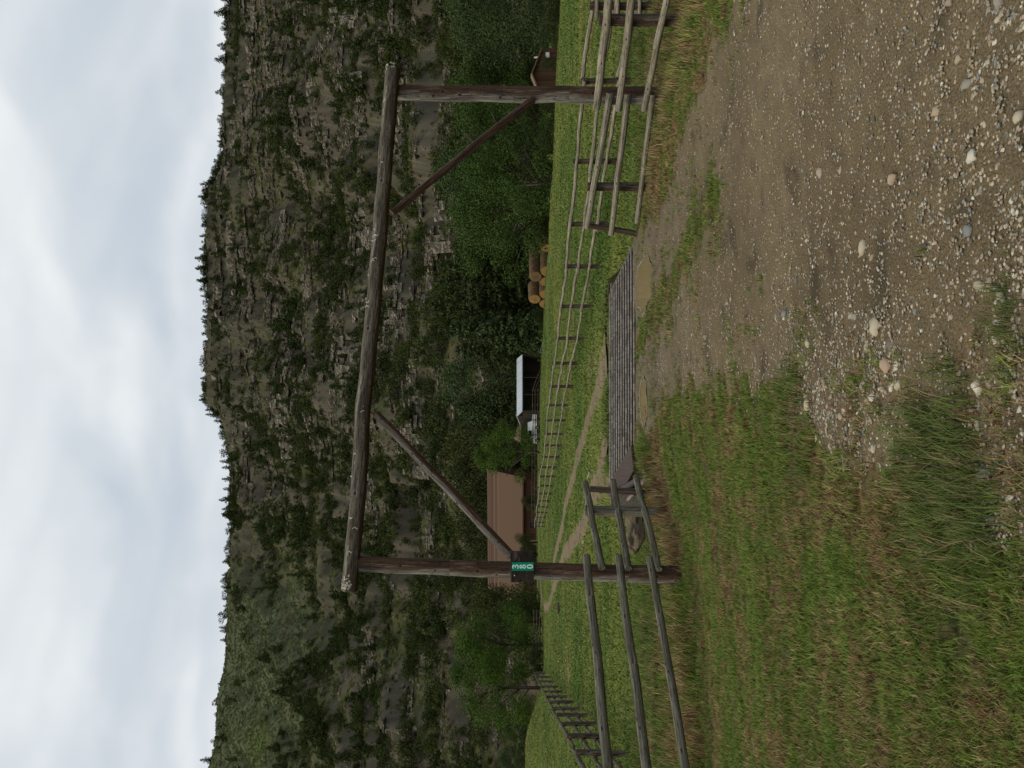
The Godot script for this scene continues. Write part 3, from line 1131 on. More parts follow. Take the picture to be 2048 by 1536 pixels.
func rail_px(f: Node3D, a: Array, b: Array, r0: float, r1: float, m: Material, ext := 0.0, wob := 0.007) -> void:
	var p0 := px(a[0], a[1], a[2])
	var p1 := px(b[0], b[1], b[2])
	p1 += (p1 - p0) * ext
	log_part("rail", p0, p1, r0, r1, m, f, wob, 12, 16)

func post_px(f: Node3D, top: Array, base: Array, r: float, m: Material, tint := Color.WHITE) -> void:
	var p0 := px(base[0], base[1], base[2])
	var p1 := px(top[0], top[1], top[2])
	p0.y = minf(p0.y, ground(p0.x, -p0.z)) - 0.35
	log_part("post", p0, p1, r * 1.05, r * 0.97, m, f, 0.008, 14, 7, tint)

func run_fence(f: Node3D, pts: Array, hs: Array, rr: float, m: Material, pr := 0.075) -> void:
	# posts standing on the ground, three crooked rails from post to post on the near side
	var tops := []
	for p in pts:
		var b: Vector3 = p
		var h: float = hs[0] + 0.06 + rng.randf_range(-0.03, 0.05)
		log_part("post", b - Vector3(0, 0.3, 0), b + Vector3(rng.randf_range(-0.03, 0.03), h, rng.randf_range(-0.03, 0.03)), pr * rng.randf_range(0.9, 1.15), pr * 0.95, M.dark_wood, f, 0.006, 9, 3)
	for j in hs.size():
		var flip := rng.randf() < 0.5
		for k in pts.size() - 1:
			var a: Vector3 = pts[k]
			var b: Vector3 = pts[k + 1]
			var dirv := (b - a).normalized()
			var nrm := dirv.cross(Vector3.UP)
			if nrm.dot(Vector3(0, 0, 1)) < 0.0: nrm = -nrm
			var o := nrm * (pr + rr * 0.7)
			var h: float = hs[j]
			var a2 := a + o + Vector3(0, h + rng.randf_range(-0.04, 0.04), 0) - dirv * 0.18
			var b2 := b + o * 1.05 + Vector3(0, h + rng.randf_range(-0.04, 0.04), 0) + dirv * 0.18
			var ra := rr * rng.randf_range(0.95, 1.15)
			var rb := rr * rng.randf_range(0.7, 0.9)
			if flip: log_part("rail", b2, a2, ra, rb, m, f, 0.014, 9, 9, Color(1, 1, 1) * rng.randf_range(0.82, 1.12))
			else: log_part("rail", a2, b2, ra, rb, m, f, 0.014, 9, 9, Color(1, 1, 1) * rng.randf_range(0.82, 1.12))
			flip = not flip

func make_fences() -> void:
	# wing fence from the left post out of the picture
	var a := fence("three heavy dark grey rails running out of the picture from the post with the sign", px(1370, 1250, 11.3))
	rail_px(a, [1173, 1113, 11.92], [1216, 1536, 9.75], 0.056, 0.062, M.rail_wood, 0.35)
	rail_px(a, [1237, 1113, 11.92], [1293, 1536, 9.75], 0.052, 0.06, M.rail_wood, 0.35)
	rail_px(a, [1299, 1116, 11.92], [1371, 1536, 9.75], 0.048, 0.055, M.rail_wood, 0.35)
	post_px(a, [1186, 1650, 9.35], [1440, 1655, 9.35], 0.085, M.dark_wood)
	# from the left post back to the cattle guard
	var b := fence("short three-rail log fence between the post with the sign and the cattle guard", px(1345, 1022, 13.0))
	rail_px(b, [1170, 966, 13.55], [1204, 1136, 11.96], 0.054, 0.05, M.rail_wood, 0.0, 0.008)
	rail_px(b, [1226, 962, 13.6], [1257, 1138, 11.96], 0.052, 0.05, M.rail_wood, 0.0, 0.008)
	rail_px(b, [1272, 953, 13.65], [1318, 1139, 11.96], 0.05, 0.045, M.rail_wood, 0.0, 0.008)
	post_px(b, [1170, 1021, 13.06], [1350, 1027, 13.06], 0.083, M.rail_wood)
	post_px(b, [1180, 978, 13.72], [1296, 992, 13.72], 0.052, M.dark_wood)
	# wing fence from the right post towards the road
	var c := fence("three weathered grey rails beyond the right gate post, nearest the gravel road", px(1365, 40, 12.5))
	rail_px(c, [1193, 216, 14.22], [1218, 0, 12.1], 0.064, 0.062, M.pale_wood, 0.5)
	rail_px(c, [1237, 219, 14.22], [1264, 0, 12.1], 0.056, 0.062, M.pale_wood, 0.5)
	rail_px(c, [1288, 219, 14.22], [1333, 0, 12.1], 0.052, 0.05, M.pale_wood, 0.5)
	post_px(c, [1198, 40, 12.6], [1366, 40, 12.6], 0.088, M.dark_wood)
	# from the right post back to the cattle guard
	var e := fence("three-rail log fence from the right gate post back to a leaning post", px(1290, 374, 15.0))
	rail_px(e, [1221, 187, 14.25], [1174, 457, 15.35], 0.062, 0.054, M.pale_wood, 0.0, 0.006)
	rail_px(e, [1256, 189, 14.25], [1222, 470, 15.35], 0.056, 0.05, M.pale_wood, 0.0, 0.006)
	rail_px(e, [1306, 190, 14.25], [1274, 446, 15.35], 0.048, 0.046, M.pale_wood, 0.0, 0.006)
	post_px(e, [1175, 373, 15.12], [1296, 374, 15.12], 0.078, M.dark_wood)
	post_px(e, [1176, 451, 15.47], [1270, 474, 15.47], 0.05, M.dark_wood)
	# the long fence along the track
	var pts := []
	for q in [[-110, 1420], [12, 1325], [162, 1268], [323, 1240], [447, 1217], [533, 1202], [612, 1184], [676, 1171], [727, 1157], [773, 1147], [810, 1138], [841, 1133], [868, 1128], [891, 1124], [914, 1119.5], [935, 1115], [953, 1111], [971, 1107.5], [987, 1104], [1002, 1101], [1014, 1097.5], [1025, 1095], [1035, 1092.5], [1045, 1090], [1053, 1088]]:
		pts.push_back(on_ground(q[0 + 1], q[0]))
	pts[0] = Vector3(12.0, ground(12.0, 12.5), -12.5)
	pts[1] = Vector3(px(1300, 12, 15.8).x, ground(px(1300, 12, 15.8).x, 15.8), -15.8)
	var lf := fence("long crooked pole fence crossing the meadow from behind the right gate post to the house", pts[5])
	run_fence(lf, pts, [1.16, 0.77, 0.37], 0.05, M.field_wood)
	# the left fence
	pts = []
	for q in [[1548, 1300], [1507, 1256], [1473, 1222], [1447, 1196], [1431, 1177], [1417, 1162], [1404, 1148], [1393, 1136], [1383, 1126], [1373, 1117], [1363, 1108], [1354, 1100], [1346, 1093], [1340, 1087]]:
		pts.push_back(on_ground(q[1], q[0]))
	var df := fence("dark sagging pole fence leading back to the big bright green tree", pts[4])
	run_fence(df, pts, [1.2, 0.8, 0.4], 0.055, M.dark_wood, 0.08)
	# fences round the farmyard
	pts = []
	for yy in [1222, 1236, 1252, 1268, 1284, 1298]: pts.push_back(yard(1066, yy, 112.0))
	run_fence(fence("distant three-rail fence between the house and the big bright green tree", pts[2]), pts, [1.15, 0.75, 0.35], 0.045, M.field_wood)
	pts = []
	for yy in [690, 720, 750, 780, 810, 840, 870, 905, 940, 975, 1010, 1050]: pts.push_back(yard(1078, yy, 128.0))
	run_fence(fence("low dark corral fence in front of the open shed", pts[3]), pts, [1.15, 0.75, 0.35], 0.05, M.dark_wood)
	pts = []
	for yy in [-40, -10, 25, 60, 95, 130, 165, 200, 235, 270]: pts.push_back(yard(1112, yy, 78.0))
	run_fence(fence("dark pole fence in front of the small red cabin", pts[4]), pts, [1.15, 0.65], 0.045, M.dark_wood)

func yard(ix: float, iy: float, d: float) -> Vector3:
	var p := px(ix, iy, d)
	p.y = ground(p.x, d)
	return p

# ------------------------------------------------------------------ the cattle guard
func make_guard() -> void:
	var fr := px(1266, 490, 16.0)     # front right, front left, rear right, rear left corners of the deck
	var fl := px(1267, 905, 16.0)
	var rr := px(1219, 588, 18.4)
	var rl := px(1219, 990, 18.4)
	var g := thing("cattle_guard", "steel cattle guard of parallel bars across the road", "cattle guard", Vector3(0.6, 0.2, -17.2))
	var n := 11
	for k in n:
		var f := float(k) / (n - 1)
		var a := fr.lerp(rr, f)
		var b := fl.lerp(rl, f)
		var mb := MB.new()
		# a rail-like bar: rounded top on a narrow web
		var up := Vector3.UP
		var dirv := (b - a).normalized()
		var fw := dirv.cross(up).normalized()
		var profile := [Vector2(-0.012, -0.16), Vector2(-0.012, -0.045), Vector2(-0.03, -0.038), Vector2(-0.034, -0.02), Vector2(-0.026, -0.004), Vector2(-0.012, 0.004), Vector2(0.012, 0.004), Vector2(0.026, -0.004), Vector2(0.034, -0.02), Vector2(0.03, -0.038), Vector2(0.012, -0.045), Vector2(0.012, -0.16)]
		var segs := 24
		for s in segs:
			for q in profile.size():
				var p0: Vector2 = profile[q]
				var p1: Vector2 = profile[(q + 1) % profile.size()]
				var m0 := a.lerp(b, float(s) / segs)
				var m1 := a.lerp(b, float(s + 1) / segs)
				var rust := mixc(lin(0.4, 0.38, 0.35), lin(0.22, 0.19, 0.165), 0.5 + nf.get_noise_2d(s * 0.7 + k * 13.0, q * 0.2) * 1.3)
				if p0.y < -0.03 or p1.y < -0.03: rust = lin(0.018, 0.014, 0.012)   # unworn, rusted web, its shade painted in as near-black
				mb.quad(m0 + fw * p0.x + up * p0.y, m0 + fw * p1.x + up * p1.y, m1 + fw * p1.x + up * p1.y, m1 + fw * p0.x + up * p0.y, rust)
		for e in 2:
			var m := a if e == 0 else b
			mb.box(m - up * 0.02, dirv * 0.004, up * 0.022, fw * 0.034, lin(0.5, 0.46, 0.42))
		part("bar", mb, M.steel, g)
	# beams under the bars
	for f in [0.02, 0.34, 0.66, 0.985]:
		var a := fr.lerp(fl, f) - Vector3(0, 0.3, 0)
		var b := rr.lerp(rl, f) - Vector3(0, 0.3, 0)
		var mb := MB.new()
		mb.box((a + b) * 0.5, (b - a) * 0.5, Vector3(0, 0.13, 0), Vector3(0.07, 0, 0), lin(0.1, 0.085, 0.075))
		part("beam", mb, M.steel, g)
	# foundation walls in front and behind
	for e in 2:
		var a := (fr if e == 0 else rr) + Vector3(0.25, -0.28, 0.13 if e == 0 else -0.13)
		var b := (fl if e == 0 else rl) + Vector3(-0.25, -0.28, 0.13 if e == 0 else -0.13)
		var mb := MB.new()
		mb.box((a + b) * 0.5, (b - a) * 0.5, Vector3(0, 0.24, 0), Vector3(0, 0, 0.09), lin(0.2, 0.18, 0.15))
		part("foundation", mb, M.concrete, g)
	# the sloping wing on the left: slats on a frame
	var wa := px(1266, 890, 15.95)
	var wb := px(1217, 976, 18.3)
	var wc := px(1238, 1002, 17.7)
	var we := px(1271, 940, 15.75)
	var w := Node3D.new()
	w.name = "wing_panel"
	w.position = wa - g.position
	g.add_child(w, true)
	for k in 12:
		var f := (k + 0.5) / 12.0
		var a := wa.lerp(we, f)
		var b := wb.lerp(wc, f)
		var mb := MB.new()
		var ac := (we - wa).normalized()
		mb.box((a + b) * 0.5 + Vector3(0, 0.03, 0), (b - a) * 0.5, Vector3(0, 0.012, 0), ac * (0.3 * (we - wa).length() / 12.0), lin(0.17, 0.125, 0.11))
		part("slat", mb, M.steel, w)
	for k in 5:
		var f := 0.03 + 0.235 * k
		var a := wa.lerp(wb, f)
		var b := we.lerp(wc, f)
		log_part("cross_bar", a - Vector3(0, 0.0, 0), b - Vector3(0, 0.0, 0), 0.018, 0.018, M.steel, w, 0.0, 6, 1, lin(0.14, 0.11, 0.1))
	# brace and sill below the wing
	var mb2 := MB.new()
	var q0 := px(1236, 975, 17.0)
	var q1 := px(1240, 1004, 16.4)
	log_into(mb2, px(1256, 1000, 15.6), px(1308, 938, 14.9), 0.05, 0.05, 0.0, 4, 1, lin(0.3, 0.25, 0.23))
	part("brace", mb2, M.steel, g)
	var mb3 := MB.new()
	log_into(mb3, px(1222, 988, 18.0), px(1285, 955, 15.4), 0.07, 0.07, 0.0, 4, 1, lin(0.1, 0.08, 0.075))
	part("side_beam", mb3, M.steel, g)
	var mb4 := MB.new()
	var cb := px(1231, 995, 17.6)
	mb4.box(cb - Vector3(0, 0.25, 0), Vector3(0.22, 0, 0), Vector3(0, 0.22, 0), Vector3(0, 0, 0.3), lin(0.3, 0.27, 0.22))
	part("footing", mb4, M.concrete, g)
	# end frame on the right
	var mb5 := MB.new()
	mb5.box((fr + rr) * 0.5 + Vector3(0.03, -0.06, 0), (rr - fr) * 0.5, Vector3(0, 0.05, 0), Vector3(0.02, 0, 0), lin(0.2, 0.16, 0.14))
	part("end_plate", mb5, M.steel, g)

# ------------------------------------------------------------------ buildings
# boards standing side by side from a to b (wall foot), each its own part
func boards(parent: Node3D, called: String, a: Vector3, b: Vector3, h0: float, h1: float, n: int, col: Color, m: Material, tops := []) -> void:
	var dirv := (b - a).normalized()
	var nrm := dirv.cross(Vector3.UP)
	for k in n:
		var p := a.lerp(b, (k + 0.5) / n)
		var hw := (b - a).length() / n * 0.47
		var ht := h1
		if tops.size() > 0: ht = table(tops, (k + 0.5) / n)
		var mb := MB.new()
		var off := nrm * (0.012 * (k % 2))
		mb.box(p + off + Vector3(0, (h0 + ht) * 0.5, 0), dirv * hw, Vector3(0, (ht - h0) * 0.5, 0), nrm * 0.02, col * rng.randf_range(0.7, 1.3))
		part(called, mb, m, parent)

func roof_slab(parent: Node3D, a: Vector3, b: Vector3, c: Vector3, d: Vector3, th: float, col: Color, m: Material) -> MeshInstance3D:
	var mb := MB.new()
	var dn := Vector3(0, -th, 0)
	mb.quad(a, b, c, d, col)
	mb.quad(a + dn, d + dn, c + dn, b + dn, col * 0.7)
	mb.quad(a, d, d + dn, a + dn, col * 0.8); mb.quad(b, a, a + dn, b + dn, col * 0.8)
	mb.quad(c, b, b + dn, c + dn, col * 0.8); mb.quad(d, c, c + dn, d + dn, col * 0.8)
	return part("roof", mb, m, parent)

func make_buildings() -> void:
	# --- house with the long brown roof
	var hd := 165.0
	var r0 := px(976, 1172, hd)
	var r1 := px(976, 944, hd - 4.0)
	var ax := (r1 - r0)
	ax.y = 0
	var hl := ax.length()
	ax = ax.normalized()
	var fw := Vector3(-ax.z, 0, ax.x)          # towards the viewer
	if fw.z < 0: fw = -fw
	var half := 5.2
	var ridge_y := r0.y
	var eave_y := px(1041, 1060, hd - 6.0).y
	var gy := -1.6
	var house := thing("house", "low house with a long brown shingle roof behind the left gate post", "house", Vector3(r0.x, gy, r0.z))
	var e0 := Vector3(r0.x, eave_y, r0.z) + fw * half
	var e1 := Vector3(r1.x, eave_y, r1.z) + fw * half
	var k0 := Vector3(r0.x, eave_y, r0.z) - fw * half
	var k1 := Vector3(r1.x, eave_y, r1.z) - fw * half
	r1.y = ridge_y
	var rc := lin(0.155, 0.1, 0.07)
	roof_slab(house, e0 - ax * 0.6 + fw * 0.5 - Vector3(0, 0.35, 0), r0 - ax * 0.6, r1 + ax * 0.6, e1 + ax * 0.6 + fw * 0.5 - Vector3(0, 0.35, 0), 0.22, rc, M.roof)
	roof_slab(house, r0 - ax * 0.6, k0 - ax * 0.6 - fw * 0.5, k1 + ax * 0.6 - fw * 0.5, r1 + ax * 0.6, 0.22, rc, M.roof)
	# courses of shingles along the near slope
	for k in 16:
		var f := (k + 0.5) / 16.0
		var a := (e0 - ax * 0.6).lerp(r0 - ax * 0.6, f) + Vector3(0, 0.03, 0) + fw * 0.02
		var b := (e1 + ax * 0.6).lerp(r1 + ax * 0.6, f) + Vector3(0, 0.03, 0) + fw * 0.02
		var sl := (r0 - e0).normalized()
		var mb := MB.new()
		mb.box((a + b) * 0.5, (b - a) * 0.5, sl * 0.2, sl.cross(ax) * 0.025, rc * rng.randf_range(0.72, 1.2))
		part("shingle_course", mb, M.roof, house)
	var wc := lin(0.085, 0.036, 0.025)
	var wm := MB.new()
	var ins := 0.25
	var f0 := e0 - fw * ins + ax * 0.2
	var f1 := e1 - fw * ins - ax * 0.2
	var b0 := k0 + fw * ins + ax * 0.2
	var b1 := k1 + fw * ins - ax * 0.2
	for w in [[f0, f1], [f1, b1], [b1, b0], [b0, f0]]:
		var a: Vector3 = w[0]
		var b: Vector3 = w[1]
		wm.quad(Vector3(a.x, gy - 1.0, a.z), Vector3(b.x, gy - 1.0, b.z), b, a, wc)
	for w in [[f0, b0, r0], [f1, b1, r1]]:
		wm.face(w[0], w[2] - Vector3(0, 0.25, 0) + (ax * 0.2 if w[2] == r0 else -ax * 0.2), w[1], wc)
	part("wall", wm, M.siding, house)
	for f in [0.12, 0.3, 0.62, 0.85]:
		var p := f0.lerp(f1, f) + fw * 0.04
		p.y = gy + 2.4
		var mb := MB.new()
		mb.box(p, ax * 0.75, Vector3(0, 0.6, 0), fw * 0.05, lin(0.11, 0.06, 0.045))
		var win := part("window", mb, M.siding, house)
		var gm := MB.new()
		gm.box(p + fw * 0.035, ax * 0.62, Vector3(0, 0.48, 0), fw * 0.03, lin(0.02, 0.025, 0.03))
		part("pane", gm, M.glass, win)
	var dm := MB.new()
	var dp := f0.lerp(f1, 0.47) + fw * 0.04
	dp.y = gy + 1.7
	dm.box(dp, ax * 0.5, Vector3(0, 1.1, 0), fw * 0.05, lin(0.2, 0.13, 0.09))
	part("door", dm, M.siding, house)
	# --- satellite dish
	var sp := px(1017, 1199, 150.0)
	var dish := thing("satellite_dish", "small white satellite dish on a pole left of the house", "dish", Vector3(sp.x, ground(sp.x, 150.0), sp.z))
	var sm := MB.new()
	var dn := Vector3(-0.2, 0.45, 0.87).normalized()
	var s1 := dn.cross(Vector3.UP).normalized()
	var s2 := s1.cross(dn)
	var ci := sm.vert(sp - dn * 0.1, dn, lin(0.75, 0.76, 0.78))
	for rg in 3:
		var rad: float = [0.18, 0.33, 0.45][rg]
		for s in 18:
			var an := TAU * s / 18.0
			sm.vert(sp + (s1 * cos(an) + s2 * sin(an)) * rad + dn * (rad * rad * 0.5 - 0.1), (dn - (s1 * cos(an) + s2 * sin(an)) * rad * 0.8).normalized(), lin(0.75, 0.76, 0.78))
		for s in 18:
			var a := ci + 1 + rg * 18 + s
			var b := ci + 1 + rg * 18 + (s + 1) % 18
			if rg == 0: sm.tri(ci, a, b)
			else:
				sm.tri(a - 18, a, b); sm.tri(a - 18, b, b - 18)
	part("reflector", sm, M.paint, dish)
	log_part("arm", sp - s2 * 0.4, sp + dn * 0.5 - s2 * 0.15, 0.02, 0.02, M.tin, dish, 0.0, 6, 1, lin(0.5, 0.5, 0.5))
	log_part("pole", dish.position - Vector3(0, 0.3, 0), sp - dn * 0.14, 0.05, 0.04, M.tin, dish, 0.0, 8, 1, lin(0.4, 0.4, 0.4))
	# --- open shed with the tin roof
	var sd := 136.0
	var a0 := px(1044, 823, sd)
	var a1 := px(1044, 709, sd + 1.0)
	var sa := (a1 - a0)
	sa.y = 0
	sa = sa.normalized()
	var sf := Vector3(-sa.z, 0, sa.x)
	if sf.z < 0: sf = -sf
	var t0 := px(1033.5, 833, sd + 5.5)
	var t1 := px(1033.5, 718, sd + 6.5)
	var sgy := ground(a0.x, sd)
	var shed := thing("open_shed", "dark open-fronted shed with a pale tin roof across the meadow", "shed", Vector3(a0.x, sgy, a0.z))
	var tin := lin(0.5, 0.55, 0.6)
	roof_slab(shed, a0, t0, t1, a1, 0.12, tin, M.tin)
	for k in 26:
		var f := (k + 0.5) / 26.0
		var p := a0.lerp(a1, f) + Vector3(0, 0.02, 0)
		var q := t0.lerp(t1, f) + Vector3(0, 0.02, 0)
		log_part("roof_rib", p, q, 0.03, 0.03, M.tin, shed, 0.0, 5, 1, tin * rng.randf_range(0.6, 1.1))
	for f in [0.02, 0.3, 0.6, 0.98]:
		var p := a0.lerp(a1, f) - sf * 0.25
		log_part("post", Vector3(p.x, sgy - 0.4, p.z), p, 0.09, 0.08, M.dark_wood, shed, 0.0, 8, 2, Color(0.7, 0.7, 0.7))
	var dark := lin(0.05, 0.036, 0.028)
	var bk0 := t0 + sf * 0.2
	var bk1 := t1 + sf * 0.2
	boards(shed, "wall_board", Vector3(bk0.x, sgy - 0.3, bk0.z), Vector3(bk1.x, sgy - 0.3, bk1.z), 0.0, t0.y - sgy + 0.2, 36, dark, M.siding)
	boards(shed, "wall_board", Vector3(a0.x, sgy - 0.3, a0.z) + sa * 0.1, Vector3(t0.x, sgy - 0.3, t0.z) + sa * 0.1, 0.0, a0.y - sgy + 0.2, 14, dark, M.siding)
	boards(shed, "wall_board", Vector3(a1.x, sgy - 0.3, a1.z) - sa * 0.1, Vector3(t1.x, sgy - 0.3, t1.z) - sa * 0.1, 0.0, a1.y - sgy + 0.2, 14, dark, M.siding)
	# --- plank barn to the left of the shed
	var n0 := px(1040, 832, sd + 2.0)
	var n1 := px(1040, 880, sd + 3.0)
	var bgy := ground(n0.x, sd)
	var barn := thing("plank_barn", "small dark plank barn with a brown roof behind the white truck", "barn", Vector3(n0.x, bgy, n0.z))
	var apex := px(1031, 831, sd + 2.2)
	boards(barn, "wall_board", Vector3(n1.x, bgy - 0.3, n1.z), Vector3(n0.x, bgy - 0.3, n0.z), 0.0, n0.y - bgy + 0.1, 14, lin(0.075, 0.06, 0.05), M.siding, [[0.0, px(1043, 870, sd).y - bgy + 0.2], [1.0, px(1033, 832, sd).y - bgy + 0.2]])
	log_part("eave_board", px(1032, 829, sd + 1.8), px(1041.5, 851, sd + 1.9), 0.07, 0.07, M.siding, barn, 0.0, 4, 1, lin(0.4, 0.38, 0.35))
	roof_slab(barn, px(1042, 849, sd + 1.0), px(1040, 849, sd + 4.0), px(1024, 875, sd + 6.0), px(1041.5, 886, sd + 1.0), 0.15, lin(0.22, 0.145, 0.1), M.roof)
	# --- small red cabin on the right
	var cd := 104.0
	var g0 := px(1062, 146, cd)            # front peak of the gable
	var cgy := ground(g0.x, cd) - 0.2
	var cabin := thing("cabin", "small red-brown cabin with a tan roof half hidden behind the right gate post", "cabin", Vector3(g0.x, cgy, g0.z))
	var back := px(1060, 156, cd + 7.0)
	var lowl := px(1082, 196, cd - 0.4)
	var lowr := px(1084, 92, cd + 1.5)
	var dz := back - g0
	dz.y = 0
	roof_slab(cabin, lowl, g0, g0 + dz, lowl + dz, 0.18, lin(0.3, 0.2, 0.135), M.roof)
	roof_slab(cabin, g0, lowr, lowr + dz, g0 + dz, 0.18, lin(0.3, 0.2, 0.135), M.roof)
	var cab_c := lin(0.1, 0.05, 0.03)
	var cl := lowl + (g0 - lowl) * 0.06 + dz * 0.03
	var cr := lowr + (g0 - lowr) * 0.06 + dz * 0.03
	boards(cabin, "wall_board", Vector3(cl.x, cgy, cl.z), Vector3(cr.x, cgy, cr.z), -0.5, 2.0, 22, cab_c, M.siding, [[0.0, cl.y - cgy - 0.18], [0.5, g0.y - cgy - 0.18], [1.0, cr.y - cgy - 0.18]])
	var cs := MB.new()
	cs.quad(Vector3(cl.x, cgy - 0.5, cl.z), Vector3(cl.x + dz.x, cgy - 0.5, cl.z + dz.z), Vector3(cl.x + dz.x, cl.y - 0.2, cl.z + dz.z), Vector3(cl.x, cl.y - 0.2, cl.z), cab_c)
	cs.quad(Vector3(cr.x, cgy - 0.5, cr.z), Vector3(cr.x + dz.x, cgy - 0.5, cr.z + dz.z), Vector3(cr.x + dz.x, cr.y - 0.2, cr.z + dz.z), Vector3(cr.x, cr.y - 0.2, cr.z), cab_c)
	cs.quad(Vector3(cl.x + dz.x, cgy - 0.5, cl.z + dz.z), Vector3(cr.x + dz.x, cgy - 0.5, cr.z + dz.z), Vector3(cr.x + dz.x, cr.y - 0.2, cr.z + dz.z), Vector3(cl.x + dz.x, cl.y - 0.2, cl.z + dz.z), cab_c)
	part("wall", cs, M.siding, cabin)
	var wp := px(1095, 110, cd + 0.8)
	var wmb := MB.new()
	var wdir := (cr - cl)
	wdir.y = 0
	wdir = wdir.normalized()
	wmb.box(wp, wdir * 0.33, Vector3(0, 0.22, 0), wdir.cross(Vector3.UP) * 0.08, lin(0.75, 0.77, 0.78))
	part("window", wmb, M.paint, cabin)
	log_part("chimney", px(1080, 114, cd + 3.0), px(1068, 115, cd + 3.0), 0.1, 0.1, M.tin, cabin, 0.0, 10, 1, lin(0.75, 0.75, 0.73))
	make_truck()
	make_yard_things()

func make_truck() -> void:
	var d := 131.0
	var at := px(1074, 859, d)
	at.y = ground(at.x, d)
	var t := thing("parked_truck", "white pickup truck parked in front of the plank barn", "truck", at)
	t.rotation.y = deg_to_rad(-48.0)
	var white := lin(0.72, 0.71, 0.69)
	# side outline (x forward to the left of the picture is -x), extruded across z
	var outline := [Vector2(-2.3, 0.45), Vector2(-2.35, 0.85), Vector2(-2.25, 1.05), Vector2(-1.15, 1.18), Vector2(-0.55, 1.82), Vector2(0.75, 1.86), Vector2(0.95, 1.2), Vector2(2.5, 1.16), Vector2(2.52, 0.5)]
	var ext := func(pts: Array, w: float, col: Color, inset := 0.0) -> MB:
		var mb := MB.new()
		var n := pts.size()
		var ce := Vector2.ZERO
		for p in pts: ce += p
		ce /= n
		for s in [-1.0, 1.0]:
			for k in n:
				var a: Vector2 = pts[k]
				var b: Vector2 = pts[(k + 1) % n]
				var wa := w - (inset if a.y > 1.3 else 0.0)
				var wb := w - (inset if b.y > 1.3 else 0.0)
				mb.face(Vector3(ce.x, ce.y, s * (w - inset * 0.3)), Vector3(a.x, a.y, s * wa), Vector3(b.x, b.y, s * wb), col) if s < 0 else mb.face(Vector3(ce.x, ce.y, s * (w - inset * 0.3)), Vector3(b.x, b.y, s * wb), Vector3(a.x, a.y, s * wa), col)
		for k in n:
			var a: Vector2 = pts[k]
			var b: Vector2 = pts[(k + 1) % n]
			var wa := w - (inset if a.y > 1.3 else 0.0)
			var wb := w - (inset if b.y > 1.3 else 0.0)
			mb.quad(Vector3(a.x, a.y, wa), Vector3(b.x, b.y, wb), Vector3(b.x, b.y, -wb), Vector3(a.x, a.y, -wa), col)
		return mb
	part_own("body", ext.call(outline, 0.9, white, 0.14), M.paint, t)
	for s in [-1.0, 1.0]:
		var mb := MB.new()
		mb.box(Vector3(0.12, 1.5, s * 0.84), Vector3(0.6, 0, 0), Vector3(0, 0.24, 0), Vector3(0, 0, 0.04), lin(0.02, 0.022, 0.025))
		part_own("side_window", mb, M.glass, t)
		var mm := MB.new()
		mm.box(Vector3(-0.75, 1.3, s * 1.02), Vector3(0.06, 0, 0), Vector3(0, 0.1, 0), Vector3(0, 0, 0.1), white)
		part_own("mirror", mm, M.paint, t)
		var hm := MB.new()
		hm.box(Vector3(-2.33, 0.85, s * 0.66), Vector3(0.05, 0, 0), Vector3(0, 0.1, 0), Vector3(0, 0, 0.16), lin(0.6, 0.6, 0.58))
		part_own("headlight", hm, M.glass, t)
		for x in [-1.5, 1.6]:
			var wm := MB.new()
			log_into(wm, Vector3(x, 0.38, s * 0.68), Vector3(x, 0.38, s * 0.93), 0.38, 0.38, 0.0, 18, 1, lin(0.02, 0.02, 0.02))
			var wh := part_own("wheel", wm, M.rubber, t)
			var rm := MB.new()
			log_into(rm, Vector3(x, 0.38, s * 0.9), Vector3(x, 0.38, s * 0.945), 0.2, 0.18, 0.0, 14, 1, lin(0.5, 0.5, 0.5))
			part_own("rim", rm, M.tin, wh)
	var ws := MB.new()
	ws.quad(Vector3(-1.12, 1.22, -0.72), Vector3(-0.6, 1.76, -0.66), Vector3(-0.6, 1.76, 0.66), Vector3(-1.12, 1.22, 0.72), lin(0.02, 0.022, 0.025))
	for k in ws.v.size(): ws.v[k] += Vector3(-0.03, 0.02, 0)
	part_own("windshield", ws, M.glass, t)
	var gm := MB.new()
	gm.box(Vector3(-2.36, 0.85, 0), Vector3(0.03, 0, 0), Vector3(0, 0.12, 0), Vector3(0, 0, 0.45), lin(0.05, 0.05, 0.05))
	part_own("grille", gm, M.rubber, t)
	var bm := MB.new()
	bm.box(Vector3(-2.4, 0.5, 0), Vector3(0.06, 0, 0), Vector3(0, 0.1, 0), Vector3(0, 0, 0.88), lin(0.35, 0.35, 0.35))
	part_own("bumper", bm, M.tin, t)

